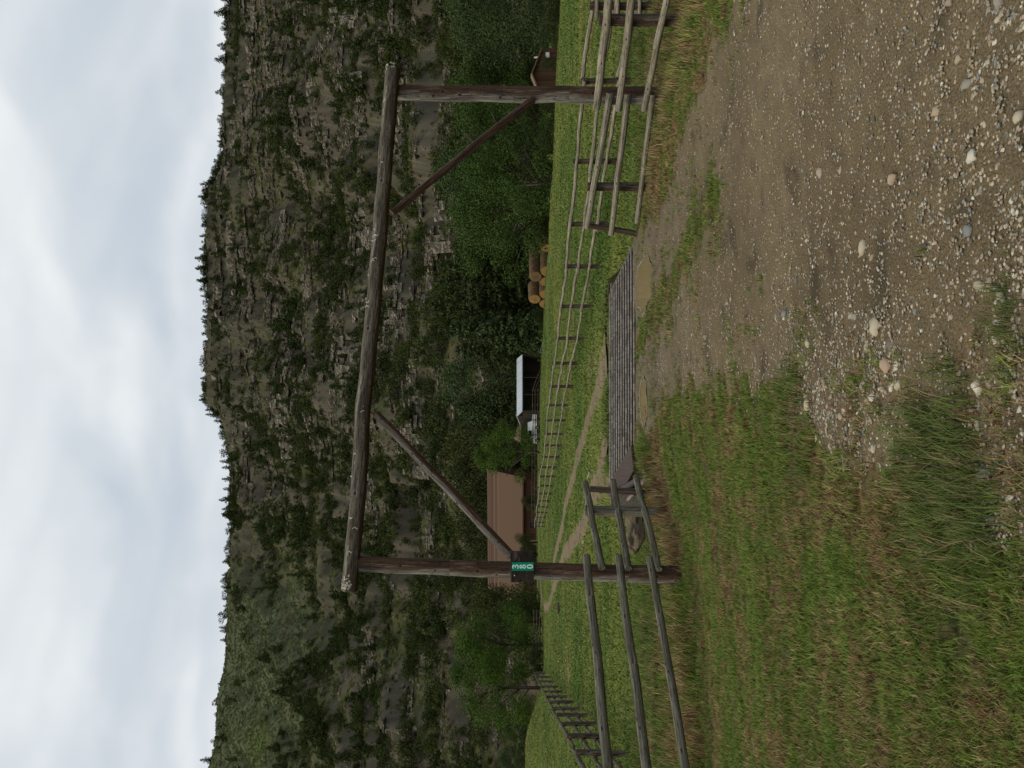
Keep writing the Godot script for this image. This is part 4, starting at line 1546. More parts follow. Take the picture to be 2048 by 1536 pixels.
func make_yard_things() -> void:
	# blue quad bike and a wooden cart in the shed
	var q := yard(1070, 740, 137.0)
	var quad := thing("quad_bike", "blue quad bike in the right bay of the open shed", "quad bike", q)
	var bm := MB.new()
	log_into(bm, q + Vector3(-0.75, 0.75, 0), q + Vector3(0.75, 0.8, 0.1), 0.3, 0.26, 0.05, 10, 5, lin(0.02, 0.03, 0.2), 0.15)
	part("body", bm, M.paint, quad)
	var sm := MB.new()
	log_into(sm, q + Vector3(-0.1, 1.05, 0), q + Vector3(0.6, 1.05, 0.05), 0.14, 0.12, 0.0, 8, 3, lin(0.02, 0.02, 0.02), 0.06)
	part("seat", sm, M.rubber, quad)
	for s in [[-0.6, -0.45], [-0.6, 0.45], [0.6, -0.45], [0.6, 0.45]]:
		log_part("wheel", q + Vector3(s[0], 0.3, s[1] - 0.12), q + Vector3(s[0], 0.3, s[1] + 0.12), 0.3, 0.3, M.rubber, quad, 0.0, 14, 1, lin(0.03, 0.03, 0.03))
	log_part("handlebar", q + Vector3(-0.45, 1.25, -0.4), q + Vector3(-0.45, 1.25, 0.4), 0.03, 0.03, M.tin, quad, 0.0, 6, 1, lin(0.7, 0.7, 0.7))
	log_part("steering_column", q + Vector3(-0.6, 0.9, 0), q + Vector3(-0.45, 1.25, 0), 0.03, 0.03, M.tin, quad, 0.0, 6, 1, lin(0.4, 0.4, 0.4))
	var hp := MB.new()
	hp.box(q + Vector3(-0.72, 1.0, 0.3), Vector3(0.1, 0, 0), Vector3(0, 0.09, 0), Vector3(0, 0, 0.05), lin(0.8, 0.8, 0.85))
	part("headlight", hp, M.glass, quad)
	var c := yard(1072, 777, 137.5)
	var cart := thing("farm_cart", "weathered wooden farm cart in the middle bay of the open shed", "cart", c)
	var cm := MB.new()
	cm.box(c + Vector3(0, 1.0, 0), Vector3(1.3, 0.05, 0), Vector3(0, 0.08, 0), Vector3(0, 0, 0.7), lin(0.3, 0.25, 0.22))
	part("bed", cm, M.siding, cart)
	for s in [-1.0, 1.0]:
		var rm := MB.new()
		rm.box(c + Vector3(0, 1.3, 0.68 * s), Vector3(1.3, 0.05, 0), Vector3(0, 0.12, 0), Vector3(0, 0, 0.03), lin(0.34, 0.29, 0.25))
		part("side_board", rm, M.siding, cart)
		log_part("wheel", c + Vector3(0.3, 0.42, 0.75 * s), c + Vector3(0.3, 0.42, 0.85 * s), 0.42, 0.42, M.rubber, cart, 0.0, 16, 1, lin(0.1, 0.06, 0.05))
	log_part("shaft", c + Vector3(-1.2, 0.95, 0.2), c + Vector3(-2.0, 1.5, 0.3), 0.05, 0.04, M.siding, cart, 0.0, 6, 1, lin(0.4, 0.37, 0.34))

# ------------------------------------------------------------------ hay
func bale_mesh(sd: int, face: Color, side: Color) -> ArrayMesh:
	var mb := MB.new()
	var seg := 30
	var prof := [[-0.66, 0.0], [-0.66, 0.35], [-0.65, 0.57], [-0.58, 0.68], [-0.4, 0.745], [-0.3, 0.735], [0.0, 0.75], [0.3, 0.735], [0.4, 0.745], [0.58, 0.68], [0.65, 0.57], [0.66, 0.35], [0.66, 0.0]]
	for r in prof.size():
		for s in seg + 1:
			var an := TAU * s / seg
			var rad: float = prof[r][1]
			rad *= 1.0 + 0.025 * nz.get_noise_2d(cos(an) * 3.0 + sd * 7.0, sin(an) * 3.0 + r)
			if absf(prof[r][0]) < 0.64 and sin(an) < -0.8: rad *= 0.97
			var end: bool = absf(prof[r][0]) > 0.64
			var col: Color = face if end else side
			if end: col = col * (0.88 + 0.2 * absf(sin(rad * 24.0)))
			col = col * (1.0 + 0.25 * nz.get_noise_2d(an * 5.0, r * 1.3 + sd))
			col.a = 1.0
			var nn := Vector3(signf(prof[r][0]), 0, 0) if end else Vector3(prof[r][0] * 0.3, sin(an), cos(an)).normalized()
			mb.vert(Vector3(prof[r][0] + (0.02 * nz.get_noise_2d(cos(an) * 4.0 + r, sin(an) * 4.0 + sd) if end else 0.0), sin(an) * rad, cos(an) * rad), nn, col)
	for r in prof.size() - 1:
		for s in seg:
			var a := r * (seg + 1) + s
			mb.tri(a, a + 1, a + seg + 2); mb.tri(a, a + seg + 2, a + seg + 1)
	return mb.mesh(M.hay)

func make_bales() -> void:
	var fresh := []
	var old := []
	for k in 3:
		fresh.push_back(bale_mesh(k, lin(0.4, 0.26, 0.1), lin(0.2, 0.14, 0.075)))
		old.push_back(bale_mesh(k + 5, lin(0.24, 0.165, 0.085), lin(0.19, 0.135, 0.08)))
	var place := func(me: ArrayMesh, p: Vector3, ang: float, label: String) -> void:
		var o := MeshInstance3D.new()
		o.name = numbered("hay_bale")
		o.mesh = me
		o.position = p
		o.rotation = Vector3(rng.randf() * 0.3, ang, 0)
		o.scale = Vector3.ONE * rng.randf_range(1.14, 1.22)
		add_child(o)
		tag(o, label, "hay bale", "round hay bales stacked across the meadow")
	# two rows; in each, one line of bales lies on two lines below
	var rows := [[px(1070, 598, 112.0), 2, 0.75, fresh, "left"], [px(1072, 553, 110.5), 5, 0.85, old, "right"]]
	for r in rows:
		var p: Vector3 = r[0]
		var ang: float = r[2]
		var axis := Vector3(cos(ang), 0, -sin(ang))
		var lat := Vector3(sin(ang), 0, cos(ang))
		var set_: Array = r[3]
		for k in r[1]:
			var ce: Vector3 = p + axis * (1.37 * 1.12 * k + 0.66)
			var top_label: String
			if k == 0: top_label = "straw-coloured round bale showing its end, on top of the left stack" if r[4] == "left" else "brown round bale showing its spiral end, on top of the right stack"
			else: top_label = ("second top bale of the left stack, dark and weathered" if r[4] == "left" else ["", "second", "third", "fourth", "last"][k] + " brown bale along the top of the right stack")
			place.call(set_[k % 3], ce, ang, top_label)
			for s in [-1.0, 1.0]:
				var q: Vector3 = ce + lat * (0.83 * s) - Vector3(0, 1.4, 0)
				place.call(fresh[(k + 1) % 3], q, ang, ordinal(k + 1) + " bleached straw bale in the " + ("front" if s > 0.0 else "rear") + " bottom line of the " + r[4] + " stack")
	var far := px(1091, 487, 108.0)
	place.call(fresh[1], far + Vector3(0, -0.1, 0), 0.5, "sagging orange bale lying alone at the right end of the stacks")

# ------------------------------------------------------------------ trees round the farm
func make_trees() -> void:
	var bright := [lin(0.07, 0.115, 0.022), lin(0.044, 0.08, 0.017), lin(0.094, 0.14, 0.032)]
	var green := [lin(0.052, 0.085, 0.022), lin(0.034, 0.058, 0.017), lin(0.076, 0.11, 0.032)]
	var dull := [lin(0.05, 0.075, 0.03), lin(0.038, 0.058, 0.024), lin(0.065, 0.085, 0.035)]
	var dark := [lin(0.034, 0.052, 0.02), lin(0.046, 0.058, 0.022), lin(0.06, 0.066, 0.026)]
	var olive := [lin(0.065, 0.07, 0.026), lin(0.05, 0.058, 0.022), lin(0.08, 0.085, 0.034)]
	var kb := [broadleaf(0.47, 17000, 0.016, bright, lin(1.2, 1.15, 1.05)), broadleaf(0.5, 17000, 0.016, bright, lin(1.2, 1.15, 1.05), 0.0)]
	var kg := [broadleaf(0.45, 17000, 0.016, green, lin(1.3, 1.25, 1.1)), broadleaf(0.5, 17000, 0.016, green, lin(1.2, 1.15, 1.05), 0.0), broadleaf(0.42, 15000, 0.016, dull, lin(1.0, 0.95, 0.9), 0.0)]
	var kc := [conifer(0.24, 12000, 0.02, dark, 0.35), conifer(0.28, 12000, 0.02, dark, 0.4, 0.02, 0.7), conifer(0.22, 12000, 0.02, dull, 0.3)]
	var kj := [juniper(0.42, 9000, 0.022, olive), juniper(0.46, 9000, 0.022, dark)]
	# [kind, label, category, photo ix of the top, iy, depth, width factor]
	var L := [
		[kb[0], "big bright green broadleaf tree behind the end of the dark left fence", "tree", 915, 1290, 108.0, 1.0, "broadleaf_tree"],
		[kb[1], "bright green leaning tree with a pale trunk beside the dark left fence", "tree", 905, 1375, 104.0, 0.95, "broadleaf_tree"],
		[kb[1], "leafy round green tree growing in front of the house roof", "tree", 952, 905, 132.0, 1.0, "broadleaf_tree"],
		[kg[0], "green tree with bare twigs right of the hay bales", "tree", 905, 425, 100.0, 1.0, "broadleaf_tree"],
		[kg[1], "light green bushy tree just left of the right gate post", "tree", 900, 300, 92.0, 0.95, "broadleaf_tree"],
		[kg[0], "green tree between the hay bales and the right brace", "tree", 930, 365, 88.0, 0.9, "broadleaf_tree"],
		[kg[1], "green tree whose crown shows right behind the right gate post", "tree", 950, 240, 112.0, 0.85, "broadleaf_tree"],
		[kg[0], "tall dark green tree above the small red cabin", "tree", 930, 150, 122.0, 1.0, "broadleaf_tree"],
		[kg[2], "dark green tree right of the small red cabin", "tree", 915, 50, 114.0, 1.0, "broadleaf_tree"],
		[kg[2], "dark green tree at the right edge of the picture", "tree", 900, -20, 92.0, 1.0, "broadleaf_tree"],
		[kg[1], "dark green tree filling the gap behind the green tree with bare twigs", "tree", 893, 462, 120.0, 0.95, "broadleaf_tree"],
		[kg[2], "dull green tree in the second row behind the right brace", "tree", 886, 335, 114.0, 1.0, "broadleaf_tree"],
		[kg[0], "green tree in the second row behind the right gate post", "tree", 903, 195, 120.0, 1.0, "broadleaf_tree"],
		[kc[2], "dark spruce in the second row above the hay bales", "tree", 880, 530, 142.0, 1.1, "spruce_tree"],
		[kc[0], "tall dark spruce directly behind the hay bales", "tree", 870, 560, 128.0, 1.0, "spruce_tree"],
		[kc[1], "broad dark spruce left of the hay bales", "tree", 855, 615, 130.0, 1.0, "spruce_tree"],
		[kc[2], "dark spruce between the hay bales and the open shed", "tree", 885, 660, 126.0, 1.05, "spruce_tree"],
		[kc[1], "dark spruce behind the gap right of the hay bales", "tree", 900, 505, 130.0, 1.0, "spruce_tree"],
		[kc[0], "narrow brownish spruce overhanging the right end of the tin roof", "tree", 905, 700, 146.0, 1.2, "spruce_tree"],
		[kg[2], "dull green tree standing behind the middle of the tin roof", "tree", 895, 760, 160.0, 1.05, "broadleaf_tree"],
		[kc[1], "dark spruce behind the left end of the tin roof", "tree", 910, 815, 162.0, 1.1, "spruce_tree"],
		[kj[1], "dark juniper above the plank barn", "tree", 930, 860, 166.0, 1.0, "juniper_tree"],
		[kj[0], "olive juniper rising behind the right end of the house roof", "tree", 895, 935, 184.0, 1.0, "juniper_tree"],
		[kj[1], "dark juniper rising behind the middle of the house roof", "tree", 900, 1000, 186.0, 1.0, "juniper_tree"],
		[kj[0], "olive juniper behind the house roof where the left brace meets the post", "tree", 905, 1075, 184.0, 1.0, "juniper_tree"],
		[kj[0], "olive bushy tree left of the house beside the satellite dish", "tree", 940, 1212, 142.0, 0.95, "juniper_tree"],
		[kj[1], "dark bushy tree between the house and the big bright green tree", "tree", 960, 1245, 128.0, 0.9, "juniper_tree"],
		[kg[0], "green tree peeping over the knoll at the left edge", "tree", 990, 1455, 130.0, 1.0, "broadleaf_tree"],
		[kg[2], "dull green tree over the knoll, outermost on the left", "tree", 1000, 1520, 126.0, 1.1, "broadleaf_tree"],
		[kj[1], "low dark shrub against the house wall beside the number sign", "shrub", 1032, 1085, 150.0, 1.1, "shrub"],
		[kj[1], "small dark shrub under the eave next to the long fence's end", "shrub", 1045, 1110, 145.0, 1.1, "shrub"],
		[kj[0], "grey-green shrub in front of the house wall near the green tree", "shrub", 1042, 1005, 148.0, 1.2, "shrub"],
		[kj[1], "dark shrub at the foot of the big bright green tree", "shrub", 1058, 1305, 102.0, 1.3, "shrub"],
		[kj[1], "dark shrub at the trunk of the bright green leaning tree", "shrub", 1056, 1330, 104.0, 1.3, "shrub"],
		[kg[2], "low bush in front of the small red cabin", "shrub", 1082, 128, 98.0, 0.9, "shrub"],
		[kg[2], "low grey-green bush right of the small red cabin", "shrub", 1080, 78, 92.0, 1.0, "shrub"],
		[kj[1], "dark bush hiding the foot of the cabin behind the gate post", "shrub", 1082, 205, 88.0, 1.2, "shrub"],
		[kj[1], "dark bush at the meadow's edge below the light green bushy tree", "shrub", 1078, 275, 84.0, 1.4, "shrub"],
		[kj[1], "dark bush at the meadow's edge left of the right brace", "shrub", 1076, 345, 90.0, 1.4, "shrub"],
		[kj[1], "dark bush beside the sagging orange bale", "shrub", 1070, 440, 100.0, 1.4, "shrub"],
		[kj[1], "dark bush at the meadow's edge under the tree at the right edge", "shrub", 1076, -5, 76.0, 1.6, "shrub"],
		[kj[1], "dark bush at the meadow's edge right of the grey-green bush", "shrub", 1080, 38, 78.0, 1.5, "shrub"],
		[kj[1], "dark bush left of the straw-coloured bale", "shrub", 1066, 640, 122.0, 1.3, "shrub"],
		[kj[0], "olive bush between the spruces and the open shed", "shrub", 1050, 690, 128.0, 1.2, "shrub"],
	]
	for t in L:
		var top := px(t[3], t[4], t[5])
		var gy := ground(top.x, t[5])
		tree(t[0], t[7], t[1], t[2], Vector3(top.x, gy - 0.1, top.z), (top.y - gy) * 1.03, "trees and shrubs round the farm", t[6])

# ------------------------------------------------------------------ plants and rocks on the hillside
func make_hill_plants() -> void:
	var dark := [lin(0.03, 0.046, 0.015), lin(0.04, 0.054, 0.018), lin(0.054, 0.064, 0.023)]
	var olive := [lin(0.045, 0.06, 0.019), lin(0.06, 0.072, 0.024), lin(0.076, 0.084, 0.03)]
	var greyish := [lin(0.064, 0.064, 0.044), lin(0.05, 0.054, 0.035), lin(0.075, 0.072, 0.052)]
	var kinds := [juniper(0.5, 420, 0.085, dark), juniper(0.58, 420, 0.085, olive), juniper(0.42, 420, 0.08, dark), juniper(0.7, 420, 0.09, olive), juniper(0.55, 320, 0.07, greyish), conifer(0.26, 620, 0.06, dark, 0.6, 0.1, 0.7)]
	# candidate places; density follows patches
	var spots := []
	var tries := 0
	while tries < 50000:
		tries += 1
		var d := sqrt(rng.randf_range(150.0 * 150.0, 485.0 * 485.0))
		var x := rng.randf_range(-0.68, 0.66) * d
		var s := hill_s(x, d)
		if s < -0.03 or s > 1.005: continue
		var u := 768.0 + x * F / d
		var dens := 0.5 + 1.7 * nf.get_noise_2d(x * 0.028 + 55.0, d * 0.028) + 0.5 * nz.get_noise_2d(x * 0.11, d * 0.11)
		dens *= lerpf(1.0, 0.07, smoothstep(470.0, 280.0, u) * smoothstep(0.58, 0.72, s))
		dens *= lerpf(1.0, 0.3, smoothstep(620.0, 800.0, u) * smoothstep(0.62, 0.72, s) * (1.0 - smoothstep(0.84, 0.9, s)))
		if exp(-pow((u - 40.0) / 80.0, 2.0) - pow((s - 0.78) / 0.06, 2.0)) > 0.4: dens = 0.0
		if rng.randf() > dens * 0.7: continue
		var h := rng.randf_range(1.3, 4.0) * (1.0 + 0.35 * smoothstep(0.5, 0.0, s))
		if rng.randf() < 0.25: h *= 0.6
		var kind: int = [0, 0, 0, 1, 1, 2, 2, 3, 3, 3, 4][rng.randi() % 11]
		if rng.randf() < 0.07 and s > 0.3: kind = 5; h = rng.randf_range(5.0, 8.5)
		spots.push_back([h / d, x, d, h, kind])
	spots.sort_custom(func(a, b): return a[0] > b[0])
	var rest := [[], [], [], [], [], []]
	var tint := [[], [], [], [], [], []]
	var single := 0
	for k in spots.size():
		var sp: Array = spots[k]
		var shown: bool = absf(sp[1] / sp[2]) < 0.452
		var y := hill(sp[1], sp[2])
		var p := Vector3(sp[1], y - 0.25, -sp[2])
		if shown and single < 270:
			single += 1
			var uu: float = 768.0 + sp[1] * F / sp[2]
			var ss := hill_s(sp[1], sp[2])
			var bounds := [90, 180, 290, 365, 430, 520, 610, 690, 770, 850, 930, 1020, 1110, 1230, 1350, 1440, 9999]
			var over := ["at the left edge", "over the knoll", "over the big bright green tree", "over the satellite dish", "around the left gate post", "over the house's left half", "over the house's right half", "over the plank barn", "over the shed's left half", "over the shed's right half", "over the left hay stack", "over the right hay stack", "right of the hay stacks", "over the right brace", "left of the right gate post", "over the cabin", "at the right edge"]
			var col := 0
			while uu > bounds[col]: col += 1
			var place_: String = ("at the foot of" if ss < 0.07 else ("low on" if ss < 0.16 else ("a third up" if ss < 0.32 else ("halfway up" if ss < 0.55 else "high on")))) + " the hillside, " + over[col]
			tree(kinds[sp[4]], "hillside_conifer" if sp[4] == 5 else "hillside_juniper", ("pointed dark conifer " if sp[4] == 5 else ("grey-brown shrub " if sp[4] == 4 else ("broad olive juniper " if sp[4] == 1 or sp[4] == 3 else "dark round juniper "))) + place_, "tree", p, sp[3], "junipers and conifers on the hillside", rng.randf_range(0.85, 1.3))
		else:
			var sc := rng.randf_range(0.85, 1.35)
			rest[sp[4]].push_back(Transform3D(Basis(Vector3.UP, rng.randf() * TAU).scaled(Vector3(sp[3] * sc, sp[3], sp[3] * sc)), p))
			tint[sp[4]].push_back(Color(1, 1, 1) * rng.randf_range(0.75, 1.25))
	for k in 6:
		if rest[k].size() > 0: multi("hillside_wood", kinds[k][1], rest[k], tint[k], "far mass of small junipers and shrubs scattered over the rocky hillside")
	# trees on the skyline
	var sky_trees := [[90, 462, 24, 5], [150, 455, 10, 0], [172, 455, 9, 0], [232, 448, 22, 5], [262, 444, 9, 0], [300, 437, 9, 0], [335, 433, 12, 0], [372, 430, 10, 0], [404, 426, 14, 0], [436, 424, 13, 0], [472, 422, 22, 5], [510, 420, 10, 0], [548, 418, 11, 0], [585, 418, 10, 0], [632, 418, 18, 5], [655, 416, 13, 0], [690, 412, 14, 0], [722, 408, 18, 0], [735, 408, 16, 1], [755, 412, 18, 5], [772, 415, 14, 0], [800, 422, 20, 5], [820, 428, 18, 5], [842, 438, 22, 5], [870, 448, 12, 0], [905, 455, 14, 0], [935, 460, 20, 5], [958, 463, 22, 5], [978, 466, 18, 5], [1000, 467, 28, 5], [1018, 468, 24, 5], [1032, 468, 20, 5], [1062, 468, 10, 0], [1085, 465, 12, 5], [1124, 460, 24, 5], [1150, 456, 20, 5], [1182, 454, 14, 5], [1198, 452, 20, 5], [1212, 452, 16, 5], [1234, 450, 16, 0], [1255, 449, 22, 5], [1262, 449, 20, 5], [1280, 447, 18, 5], [1368, 438, 12, 5], [1520, 424, 30, 5], [40, 464, 9, 0], [14, 466, 12, 0]]
	sky_trees.sort_custom(func(a, b): return a[0] < b[0])
	var tally := [0, 0]
	for t in sky_trees:
		var d := RIDGE - 6.0
		var p := px(t[1], t[0], d)
		var y := hill(p.x, d)
		var h: float = t[2] * d / F * ((1.12 if t[0] < 1060 else 0.85) if t[3] == 5 else 1.2) + 0.5
		var which := 1 if t[3] == 5 else 0
		tally[which] += 1
		tree(kinds[t[3]], "skyline_conifer" if t[3] == 5 else "skyline_juniper", ordinal(tally[which]) + (" pointed tree" if which == 1 else " low bush") + " from the right along the ridge skyline", "tree", Vector3(p.x, y - 0.3, -d), h, "trees along the skyline", 1.0 if t[3] == 5 else 1.5)
	# ledges: courses of broken blocks that follow the level beds, and loose rock
	var rocks := []
	for k in 5: rocks.push_back(block_mesh(k + 1, M.rock, 0.13 + 0.03 * k))
	var rs := []
	var lay := func(x: float, y: float, d: float, w: float, h: float, dep: float, tone: float) -> void:
		var bb := Basis(Vector3.UP, rng.randf_range(-0.22, 0.22)) * Basis(Vector3.FORWARD, rng.randf_range(-0.05, 0.05))
		var c := mixc(lin(0.14, 0.125, 0.095), lin(0.45, 0.405, 0.32), tone + rng.randf_range(-0.25, 0.25))
		rs.push_back([maxf(w, h) / d, Transform3D(bb * Basis.from_scale(Vector3(w * 0.5, h * 0.5, dep * 0.5)), Vector3(x, y, -d)), c, rng.randi() % 5])
	for q in 2700:
		var d := sqrt(rng.randf_range(172.0 * 172.0, 478.0 * 478.0))
		var x := rng.randf_range(-0.64, 0.62) * d
		var s := hill_s(x, d)
		if s < 0.06 or s > 0.97: continue
		var u := 768.0 + x * F / d
		if u < 470.0 and (s > 0.4 or rng.randf() < 0.55): continue
		var mask := nf.get_noise_2d(x * 0.022 + 140.0, d * 0.022)
		if mask < -0.16: continue
		var crag := smoothstep(0.12, 0.42, mask) * smoothstep(380.0, 640.0, u) * 0.8
		var y := hill(x, d)
		var run := rng.randf_range(5.0, 30.0)
		var x1 := x + run
		var tone := rng.randf_range(0.2, 0.75) + 0.35 * crag
		var courses := 1 + rng.randi() % 3 + int(crag * 1.6)
		var hh := rng.randf_range(0.4, 0.9) + 1.1 * crag * rng.randf()
		while x < x1:
			var w := rng.randf_range(0.7, 2.1) * (1.0 + 0.5 * crag)
			for it in 4: d = clampf(d + (y - hill(x, d)) * 0.9, 165.0, 482.0)
			if rng.randf() > 0.16:
				for c in courses:
					if c > 0 and rng.randf() < 0.35: continue
					lay.call(x + rng.randf_range(-0.2, 0.2), y + (c + 0.2) * hh, d - 0.1 + c * 0.5, w * rng.randf_range(0.85, 1.1), hh * rng.randf_range(0.85, 1.15), 1.6, tone)
			x += w * 0.95
	# the rim rock below the skyline
	for band in 2:
		var x := -60.0
		while x < 250.0:
			var w := rng.randf_range(1.6, 4.6)
			var sd: float = [0.945, 0.895][band] + 0.012 * nz.get_noise_2d(x * 0.05, 5.0 * band)
			var foot := 158.0 + 16.0 * nz.get_noise_2d(x * 0.012, 7.3)
			var d := foot + sd * (RIDGE - foot)
			var keep := nz.get_noise_2d(x * 0.035, 20.0 + band * 9.0) + 0.35 * smoothstep(-40.0, 60.0, x)
			if keep > -0.05 and rng.randf() > 0.12:
				var h := rng.randf_range(2.6, 5.6) * (1.0 if band == 0 else 0.75)
				var top := EYE + (1045.0 - table(sky_v, 768.0 + x * F / d) - 5.0) * d / F
				lay.call(x, minf(hill(x, d) + h * 0.22, top - h * 0.62), d - 0.6, w, h, 4.0, rng.randf_range(0.5, 1.0))
			x += w * 0.97
	var tr2 := 0
	while tr2 < 11500:
		tr2 += 1
		var d := sqrt(rng.randf_range(165.0 * 165.0, 478.0 * 478.0))
		var x := rng.randf_range(-0.64, 0.62) * d
		var s := hill_s(x, d)
		if s < 0.02 or s > 0.98 or (768.0 + x * F / d < 430.0 and s > 0.56): continue
		var sz := 0.22 + 0.9 * pow(rng.randf(), 2.2)
		lay.call(x, hill(x, d) + 0.1, d, sz * rng.randf_range(0.9, 1.6), sz, sz, rng.randf())
	rs.sort_custom(func(a, b): return a[0] > b[0])
	var rmats := []
	for k in 5:
		var m: StandardMaterial3D = M.rock.duplicate()
		m.albedo_color = mixc(lin(0.14, 0.125, 0.095), lin(0.45, 0.405, 0.32), 0.15 + k / 4.0 * 0.85).linear_to_srgb()
		rmats.push_back(m)
	var rr := [[], [], [], [], []]
	var rc := [[], [], [], [], []]
	var apart := 0
	for k in rs.size():
		var at_: Vector3 = rs[k][1].origin
		if apart < 290 and absf(at_.x / at_.z) < 0.45:
			apart += 1
			var o := part_mesh("rock", rocks[rs[k][3]], hill_node, rs[k][1])
			o.material_override = rmats[rng.randi() % 5]
		else:
			rr[rs[k][3]].push_back(rs[k][1]); rc[rs[k][3]].push_back(rs[k][2])
	for k in 5: multi("broken_rock", rocks[k], rr[k], rc[k], "", hill_node)
	# sagebrush
	var sb := juniper(0.75, 90, 0.24, [lin(0.14, 0.165, 0.085), lin(0.115, 0.135, 0.068), lin(0.16, 0.185, 0.1)])
	var xs := []
	var cs := []
	tries = 0
	while tries < 220000 and xs.size() < 56000:
		tries += 1
		var d := sqrt(rng.randf_range(160.0 * 160.0, 484.0 * 484.0))
		var x := rng.randf_range(-0.68, 0.66) * d
		var s := hill_s(x, d)
		if s < 0.0 or s > 1.0: continue
		var u := 768.0 + x * F / d
		var want := maxf(smoothstep(500.0, 260.0, u) * smoothstep(0.55, 0.7, s), 0.5)
		if rng.randf() > want: continue
		var h := rng.randf_range(0.35, 1.2)
		xs.push_back(Transform3D(Basis(Vector3.UP, rng.randf() * TAU).scaled(Vector3.ONE * h), Vector3(x, hill(x, d) - 0.1, -d)))
		cs.push_back(mixc(Color(0.8, 0.85, 0.7), Color(1.15, 1.1, 1.05), rng.randf()) if want > 0.55 or rng.randf() < 0.3 else mixc(Color(0.5, 0.5, 0.35), Color(1.25, 0.95, 0.7), rng.randf()))
	multi("sagebrush", sb[1], xs, cs, "grey-green sagebrush dotted over the grassy slope on the left")

# ------------------------------------------------------------------ stones on the road
func make_stones() -> void:
	var ms := []
	for k in 5: ms.push_back(stone_mesh(10 + k, M.stone, 0.3, 0.0, 1))
	var pal := [lin(0.38, 0.33, 0.24), lin(0.3, 0.26, 0.19), lin(0.23, 0.215, 0.18), lin(0.175, 0.182, 0.172), lin(0.32, 0.25, 0.17), lin(0.46, 0.43, 0.36), lin(0.25, 0.205, 0.145), lin(0.34, 0.25, 0.18), lin(0.14, 0.128, 0.112)]
	var all := []
	var n := 0
	while n < 170000:
		n += 1
		# evenly over the ground that the picture shows, denser where it is near
		var d := 2.4 + 13.2 * pow(rng.randf(), 1.35)
		var x := rng.randf_range(-0.52, 0.5) * (d + 0.4)
		if x < table(road_left, d) - 1.2: continue
		var e := road_in(x, d)
		if e < -0.25: continue
		var patch := 0.42 + 1.5 * nf.get_noise_2d(x * 0.7 + 200.0, d * 0.55)
		# wheel tracks are swept
		var swept := smoothstep(0.1, 0.5, nf.get_noise_2d(x * 0.45, d * 0.45 + 70.0) + 0.2)
		# stones are thrown to the left edge and lie thick towards the county road
		var stony := clampf(0.12 + 0.95 * smoothstep(1.3, -0.4, x - 0.09 * (d - 4.0)) + 0.55 * smoothstep(4.3, 3.1, d), 0.0, 1.1)
		var keep := clampf(patch * (1.0 - 0.5 * swept) * stony, 0.05, 1.0)
		if d > 10.5 and x > 0.3: keep *= 0.6
		var f := rng.randf()
		var sz := 0.0026 + 0.0052 * rng.randf()
		if f < 0.14 * keep: sz = rng.randf_range(0.005, 0.012)
		if f < 0.009 * keep: sz = rng.randf_range(0.011, 0.023)
		if f < 0.001 * keep: sz = rng.randf_range(0.022, 0.036)
		if rng.randf() > 0.2 + 0.8 * keep: continue
		if e < 0.0 and rng.randf() > 0.3: continue
		all.push_back([sz / d, x, d, sz])
	# a few stones read off the photograph: ix, iy, radius in pixels, colour
	var known := [[1943, 314, 14, 5], [1752, 653, 17, 0], [1726, 495, 13, 0], [2038, 233, 13, 0], [1957, 775, 16, 5], [1978, 770, 10, 7], [1785, 358, 14, 4], [1937, 460, 12, 3], [1959, 570, 11, 1], [1982, 570, 13, 4], [1936, 168, 13, 2], [1917, 118, 9, 1], [1838, 1087, 0, 0], [1745, 795, 10, 5], [1795, 730, 9, 5], [1970, 950, 17, 2], [1748, 898, 9, 0], [2023, 995, 9, 5], [2026, 1155, 9, 0], [1990, 85, 8, 5], [1641, 345, 9, 1], [1681, 340, 7, 1], [1616, 688, 9, 0], [1710, 635, 9, 2], [1570, 627, 8, 3], [1945, 820, 10, 1], [1955, 850, 10, 1], [2000, 590, 10, 1], [1995, 645, 8, 5], [1797, 770, 9, 0], [1784, 775, 9, 5], [1765, 778, 8, 1], [1865, 880, 12, 1], [1990, 680, 7, 5], [1895, 1087, 7, 5], [1815, 1086, 8, 5]]
	for q in known:
		if q[2] == 0: continue
		var g := on_ground(q[0], q[1])
		all.push_back([1.0 + q[2] * 0.01, g.x, -g.z, q[2] * -g.z / F * 1.0, q[3]])
	all.sort_custom(func(a, b): return a[0] > b[0])
	var mats := []
	for c in pal:
		var m: StandardMaterial3D = M.stone.duplicate()
		m.albedo_color = c.linear_to_srgb()
		mats.push_back(m)
	var xf := [[], [], [], [], []]
	var cf := [[], [], [], [], []]
	for k in all.size():
		var q: Array = all[k]
		var sz: float = q[3]
		var sc := Vector3(sz * rng.randf_range(0.9, 1.35), sz * rng.randf_range(0.5, 0.75), sz * rng.randf_range(0.75, 1.1))
		var b := Basis(Vector3.UP, rng.randf() * TAU) * Basis(Vector3.RIGHT, rng.randf_range(-0.25, 0.25)) * Basis.from_scale(sc)
		var p := Vector3(q[1], ground(q[1], q[2]) + sz * 0.02, -q[2])
		var ci: int = q[4] if q.size() > 4 else [0, 0, 1, 1, 2, 2, 3, 4, 5, 6, 6, 7, 8][rng.randi() % 13]
		var sh := rng.randi() % 5
		if k < 300:
			var o := part_mesh("stone", ms[sh], road_node, Transform3D(b, p))
			o.material_override = mats[ci]
		else:
			xf[sh].push_back(Transform3D(b, p))
			cf[sh].push_back(pal[ci] * rng.randf_range(0.75, 1.15))
	for k in 5: multi("gravel", ms[k], xf[k], cf[k], "", road_node)

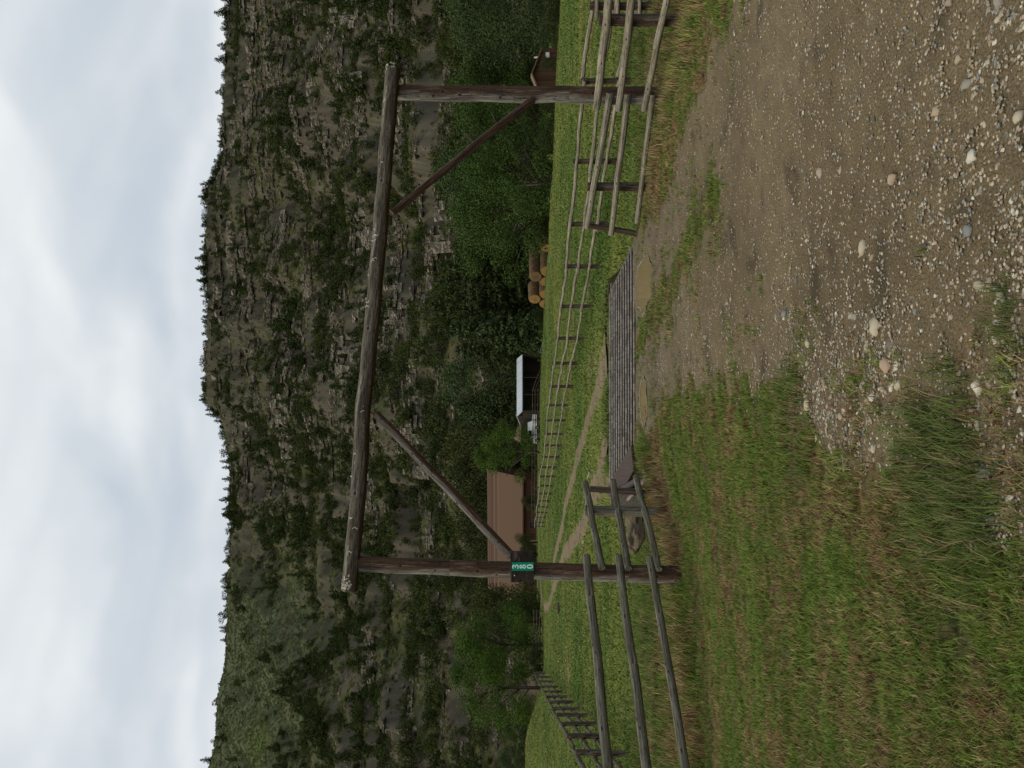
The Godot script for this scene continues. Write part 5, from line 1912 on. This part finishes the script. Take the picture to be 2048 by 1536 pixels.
# ------------------------------------------------------------------ grass
func make_grass() -> void:
	var short_t := [tuft_mesh(10, 0.32, 0.05, 0.7), tuft_mesh(9, 0.4, 0.045, 1.0), tuft_mesh(12, 0.28, 0.04, 0.5)]
	var tall_t := [tuft_mesh(12, 0.18, 0.022, 0.5), tuft_mesh(12, 0.24, 0.018, 0.75)]
	var green := [lin(0.108, 0.168, 0.024), lin(0.135, 0.19, 0.03), lin(0.086, 0.138, 0.022), lin(0.16, 0.19, 0.038)]
	var tan_ := [lin(0.26, 0.185, 0.085), lin(0.19, 0.12, 0.056), lin(0.31, 0.24, 0.115), lin(0.17, 0.088, 0.042)]
	var xs := [[], [], []]
	var cs := [[], [], []]
	var dx := [[], []]
	var dc := [[], []]
	var n := 0
	# verges: short and trodden beside the road, dry along the fences
	while n < 230000:
		n += 1
		var d := 2.5 + 16.0 * pow(rng.randf(), 1.25)
		var x := rng.randf_range(-0.66, 0.6) * (d + 0.5)
		if d > 15.8 and x > -2.0 and x < 2.8: continue
		var e := road_in(x, d)
		var q := nf.get_noise_2d(x * 1.2 + 300.0, d * 1.2)
		if e > 0.0:
			# stray tufts on the gravel
			if not (e < 0.7 and rng.randf() < 0.3 * (1.0 - e / 0.7) * clampf(0.4 + q * 1.6, 0.0, 1.0)) and not (q > 0.5 and rng.randf() < 0.05 and x < 1.2): continue
		if e <= 0.0 and e > -0.5 and rng.randf() < 0.6 * (1.0 + e / 0.5): continue
		var bare := nf.get_noise_2d(x * 1.6 + 11.0, d * 1.6)
		if bare > 0.3 and rng.randf() < 0.65: continue
		var dry := dryness(x, d)
		var is_dry := rng.randf() < dry * 0.95
		var h := rng.randf_range(0.02, 0.05) * (1.0 + 0.5 * q)
		if d > 11.0: h *= 1.4
		var w := h * rng.randf_range(0.9, 1.5)
		var k := rng.randi() % 3
		var col: Color = tan_[rng.randi() % 4] if is_dry else green[rng.randi() % 4]
		xs[k].push_back(Transform3D(Basis(Vector3.UP, rng.randf() * TAU).scaled(Vector3(w, h, w)), Vector3(x, ground(x, d), -d)))
		cs[k].push_back(col * rng.randf_range(0.75, 1.2))
	for k in 3: multi("verge_grass", short_t[k], xs[k], cs[k], "short mixed green and dry grass on the verges beside the gravel road")
	# tall grass: along the fences, in the ditch, clumps by the road
	n = 0
	while n < 26000:
		n += 1
		var d := rng.randf_range(8.5, 19.5)
		var x := rng.randf_range(-0.52, 0.5) * d
		if d > 15.6 and x > -1.6 and x < 2.9: continue
		if road_in(x, d) > -0.5: continue
		var line := (12.1 + (x + 2.7) * 0.95) if x < -2.7 else 12.3 + (x + 2.7) * 0.6
		var near := exp(-pow((d - line - 0.35) / 0.7, 2.0)) if x < 0.0 else smoothstep(0.1, 0.5, nf.get_noise_2d(x * 0.8, d * 0.8) + 0.25) * 0.6
		if d > 13.0 and x < 0.0: near = maxf(near, 0.4)
		if rng.randf() > near: continue
		var dry := clampf(dryness(x, d) + 0.05, 0.0, 1.0)
		var is_dry := rng.randf() < dry
		var h := rng.randf_range(0.1, 0.3) * (0.7 + near * 0.5)
		var k := rng.randi() % 2
		var col: Color = tan_[rng.randi() % 3] if is_dry else green[rng.randi() % 3]
		dx[k].push_back(Transform3D(Basis(Vector3.UP, rng.randf() * TAU).scaled(Vector3(h, h, h)), Vector3(x, ground(x, d), -d)))
		dc[k].push_back(col * rng.randf_range(0.8, 1.25))
	# lush clumps near the camera on the left
	for c in [[1870, 905, 0.32, 0.11], [1905, 930, 0.3, 0.12], [1930, 985, 0.3, 0.1], [1580, 795, 0.3, 0.1], [1600, 950, 0.45, 0.1], [1880, 1090, 0.4, 0.12], [1940, 1050, 0.3, 0.1], [1860, 1040, 0.3, 0.1], [1400, 450, 0.25, 0.06], [1330, 590, 0.3, 0.06], [1310, 640, 0.3, 0.06], [1250, 120, 0.7, 0.3], [1265, 90, 0.7, 0.3], [1290, 130, 0.6, 0.28], [1300, 1250, 0.6, 0.3], [2010, 640, 0.15, 0.07]]:
		var g := on_ground(c[0], c[1])
		for k in 46:
			var x: float = g.x + rng.randfn() * c[2] * 0.5
			var d: float = -g.z + rng.randfn() * c[2] * 0.5
			if d > 15.8 and x > -1.6 and x < 2.9: continue
			var h: float = c[3] * rng.randf_range(0.6, 1.2)
			var kk := rng.randi() % 2
			dx[kk].push_back(Transform3D(Basis(Vector3.UP, rng.randf() * TAU).scaled(Vector3(h, h, h)), Vector3(x, ground(x, d), -d)))
			dc[kk].push_back(mixc(lin(0.08, 0.118, 0.028), lin(0.125, 0.16, 0.042), rng.randf()) if rng.randf() < 0.8 else lin(0.24, 0.18, 0.09))
	for k in 2: multi("tall_grass", tall_t[k], dx[k], dc[k], "taller green and straw-coloured grass along the fences and in the ditch")
	# the meadow
	xs = [[], [], []]
	cs = [[], [], []]
	n = 0
	while n < 190000:
		n += 1
		var d := 15.5 + 115.0 * pow(rng.randf(), 2.0)
		var x := rng.randf_range(-0.64, 0.62) * d
		if d < 19.0 and x > -2.2 and x < 2.9: continue
		var h := rng.randf_range(0.05, 0.11)
		var w := h * rng.randf_range(1.4, 2.6) * (1.0 + d * 0.012)
		var k := rng.randi() % 3
		var c := meadow_color(x, d)
		if rng.randf() < 0.03: c = lin(0.3, 0.28, 0.12)
		# keep off the wheel tracks behind the guard
		var clear := minf(seg_dist(Vector2(x, d), track_lines[0]), seg_dist(Vector2(x, d), track_lines[1]))
		if clear < lerpf(0.9, 0.66, smoothstep(19.0, 27.0, d)) * rng.randf_range(0.7, 1.25) and rng.randf() < 0.93: continue
		xs[k].push_back(Transform3D(Basis(Vector3.UP, rng.randf() * TAU).scaled(Vector3(w, h, w)), Vector3(x, ground(x, d), -d)))
		cs[k].push_back(c * rng.randf_range(0.8, 1.3))
	for k in 3: multi("meadow_grass", short_t[k], xs[k], cs[k], "fresh green grass of the flat meadow behind the gate")

# ------------------------------------------------------------------ odds and ends
func make_small_things() -> void:
	# boulders by the cattle guard
	var bs := [[1297, 929, 14.7, 0.17, "cream boulder lying at the near corner of the cattle guard", lin(0.44, 0.38, 0.3)], [1300, 912, 14.85, 0.2, "grey boulder tucked under the edge of the cattle guard", lin(0.25, 0.22, 0.18)], [1322, 958, 14.1, 0.27, "long grey-brown slab of rock below the cattle guard wing", lin(0.25, 0.21, 0.16)], [1270, 1062, 14.6, 0.22, "wide brown rock showing between the rails right of the post with the sign", lin(0.22, 0.18, 0.13)]]
	var k := 0
	for b in bs:
		var p := px(b[0], b[1], b[2])
		var o := MeshInstance3D.new()
		o.name = numbered("boulder")
		var m: StandardMaterial3D = M.rock.duplicate()
		m.albedo_color = b[5].linear_to_srgb()
		o.mesh = stone_mesh(40 + k, m, 0.22, 0.25, 3)
		var sc := Vector3(1.2, 0.65, 0.9) if k < 2 else Vector3(1.5, 0.7, 0.8)
		o.transform = Transform3D(Basis(Vector3.UP, 0.4 + k) * Basis.from_scale(sc * b[3]), p)
		add_child(o)
		tag(o, b[4], "boulder", "boulders round the cattle guard")
		k += 1
	# a tumbleweed of dead orange stalks by the thick fence post
	var tw := px(1322, 1012, 13.6)
	tw.y = ground(tw.x, 13.6)
	var o2 := thing("dead_weed", "rust-orange dead weed heaped beside the thick fence post", "dead plant", tw)
	var mb := MB.new()
	for j in 160:
		var an := rng.randf() * TAU
		var p0 := tw + Vector3(rng.randfn() * 0.08, rng.randf() * 0.05, rng.randfn() * 0.08)
		var p1 := p0 + Vector3(cos(an) * rng.randf_range(0.05, 0.26), rng.randf_range(0.06, 0.42), sin(an) * rng.randf_range(0.05, 0.26))
		log_into(mb, p0, p1, 0.005, 0.003, 0.03, 3, 3, mixc(lin(0.4, 0.17, 0.06), lin(0.26, 0.12, 0.05), rng.randf()))
	part("stalks", mb, M.sign_paint, o2)
	# logs lying in the meadow
	var lg := [[1119, 1207, 1120, 1226, 0.12, "short dark log lying in the meadow left of the post with the sign"], [1184, 942, 1181, 955, 0.05, "pale split log lying beside the wheel track behind the cattle guard"]]
	for q in lg:
		var a := on_ground(q[0], q[1])
		var b := on_ground(q[2], q[3])
		var t := thing("fallen_log", q[5], "log", a)
		log_part("stem", a + Vector3(0, 0.08, 0), b + Vector3(0, 0.1, 0), q[4], q[4] * 0.8, M.dark_wood if q[4] > 0.1 else M.pale_wood, t, 0.02, 9, 5)
	# a tubular gate standing under the spruces
	var g0 := yard(1082, 675, 122.0)
	var g1 := yard(1080, 706, 122.0)
	var tg := thing("tube_gate", "thin pale metal gate standing under the spruces beside the tin roof shed", "gate", g0)
	for h in [0.25, 0.65, 1.05, 1.4]: log_part("tube", g0 + Vector3(0, h, 0), g1 + Vector3(0, h, 0), 0.03, 0.03, M.tin, tg, 0.0, 6, 1, lin(0.35, 0.36, 0.35))
	for p in [g0, g1]: log_part("upright", p + Vector3(0, -0.2, 0), p + Vector3(0, 1.43, 0), 0.03, 0.03, M.tin, tg, 0.0, 6, 1, lin(0.35, 0.36, 0.35))
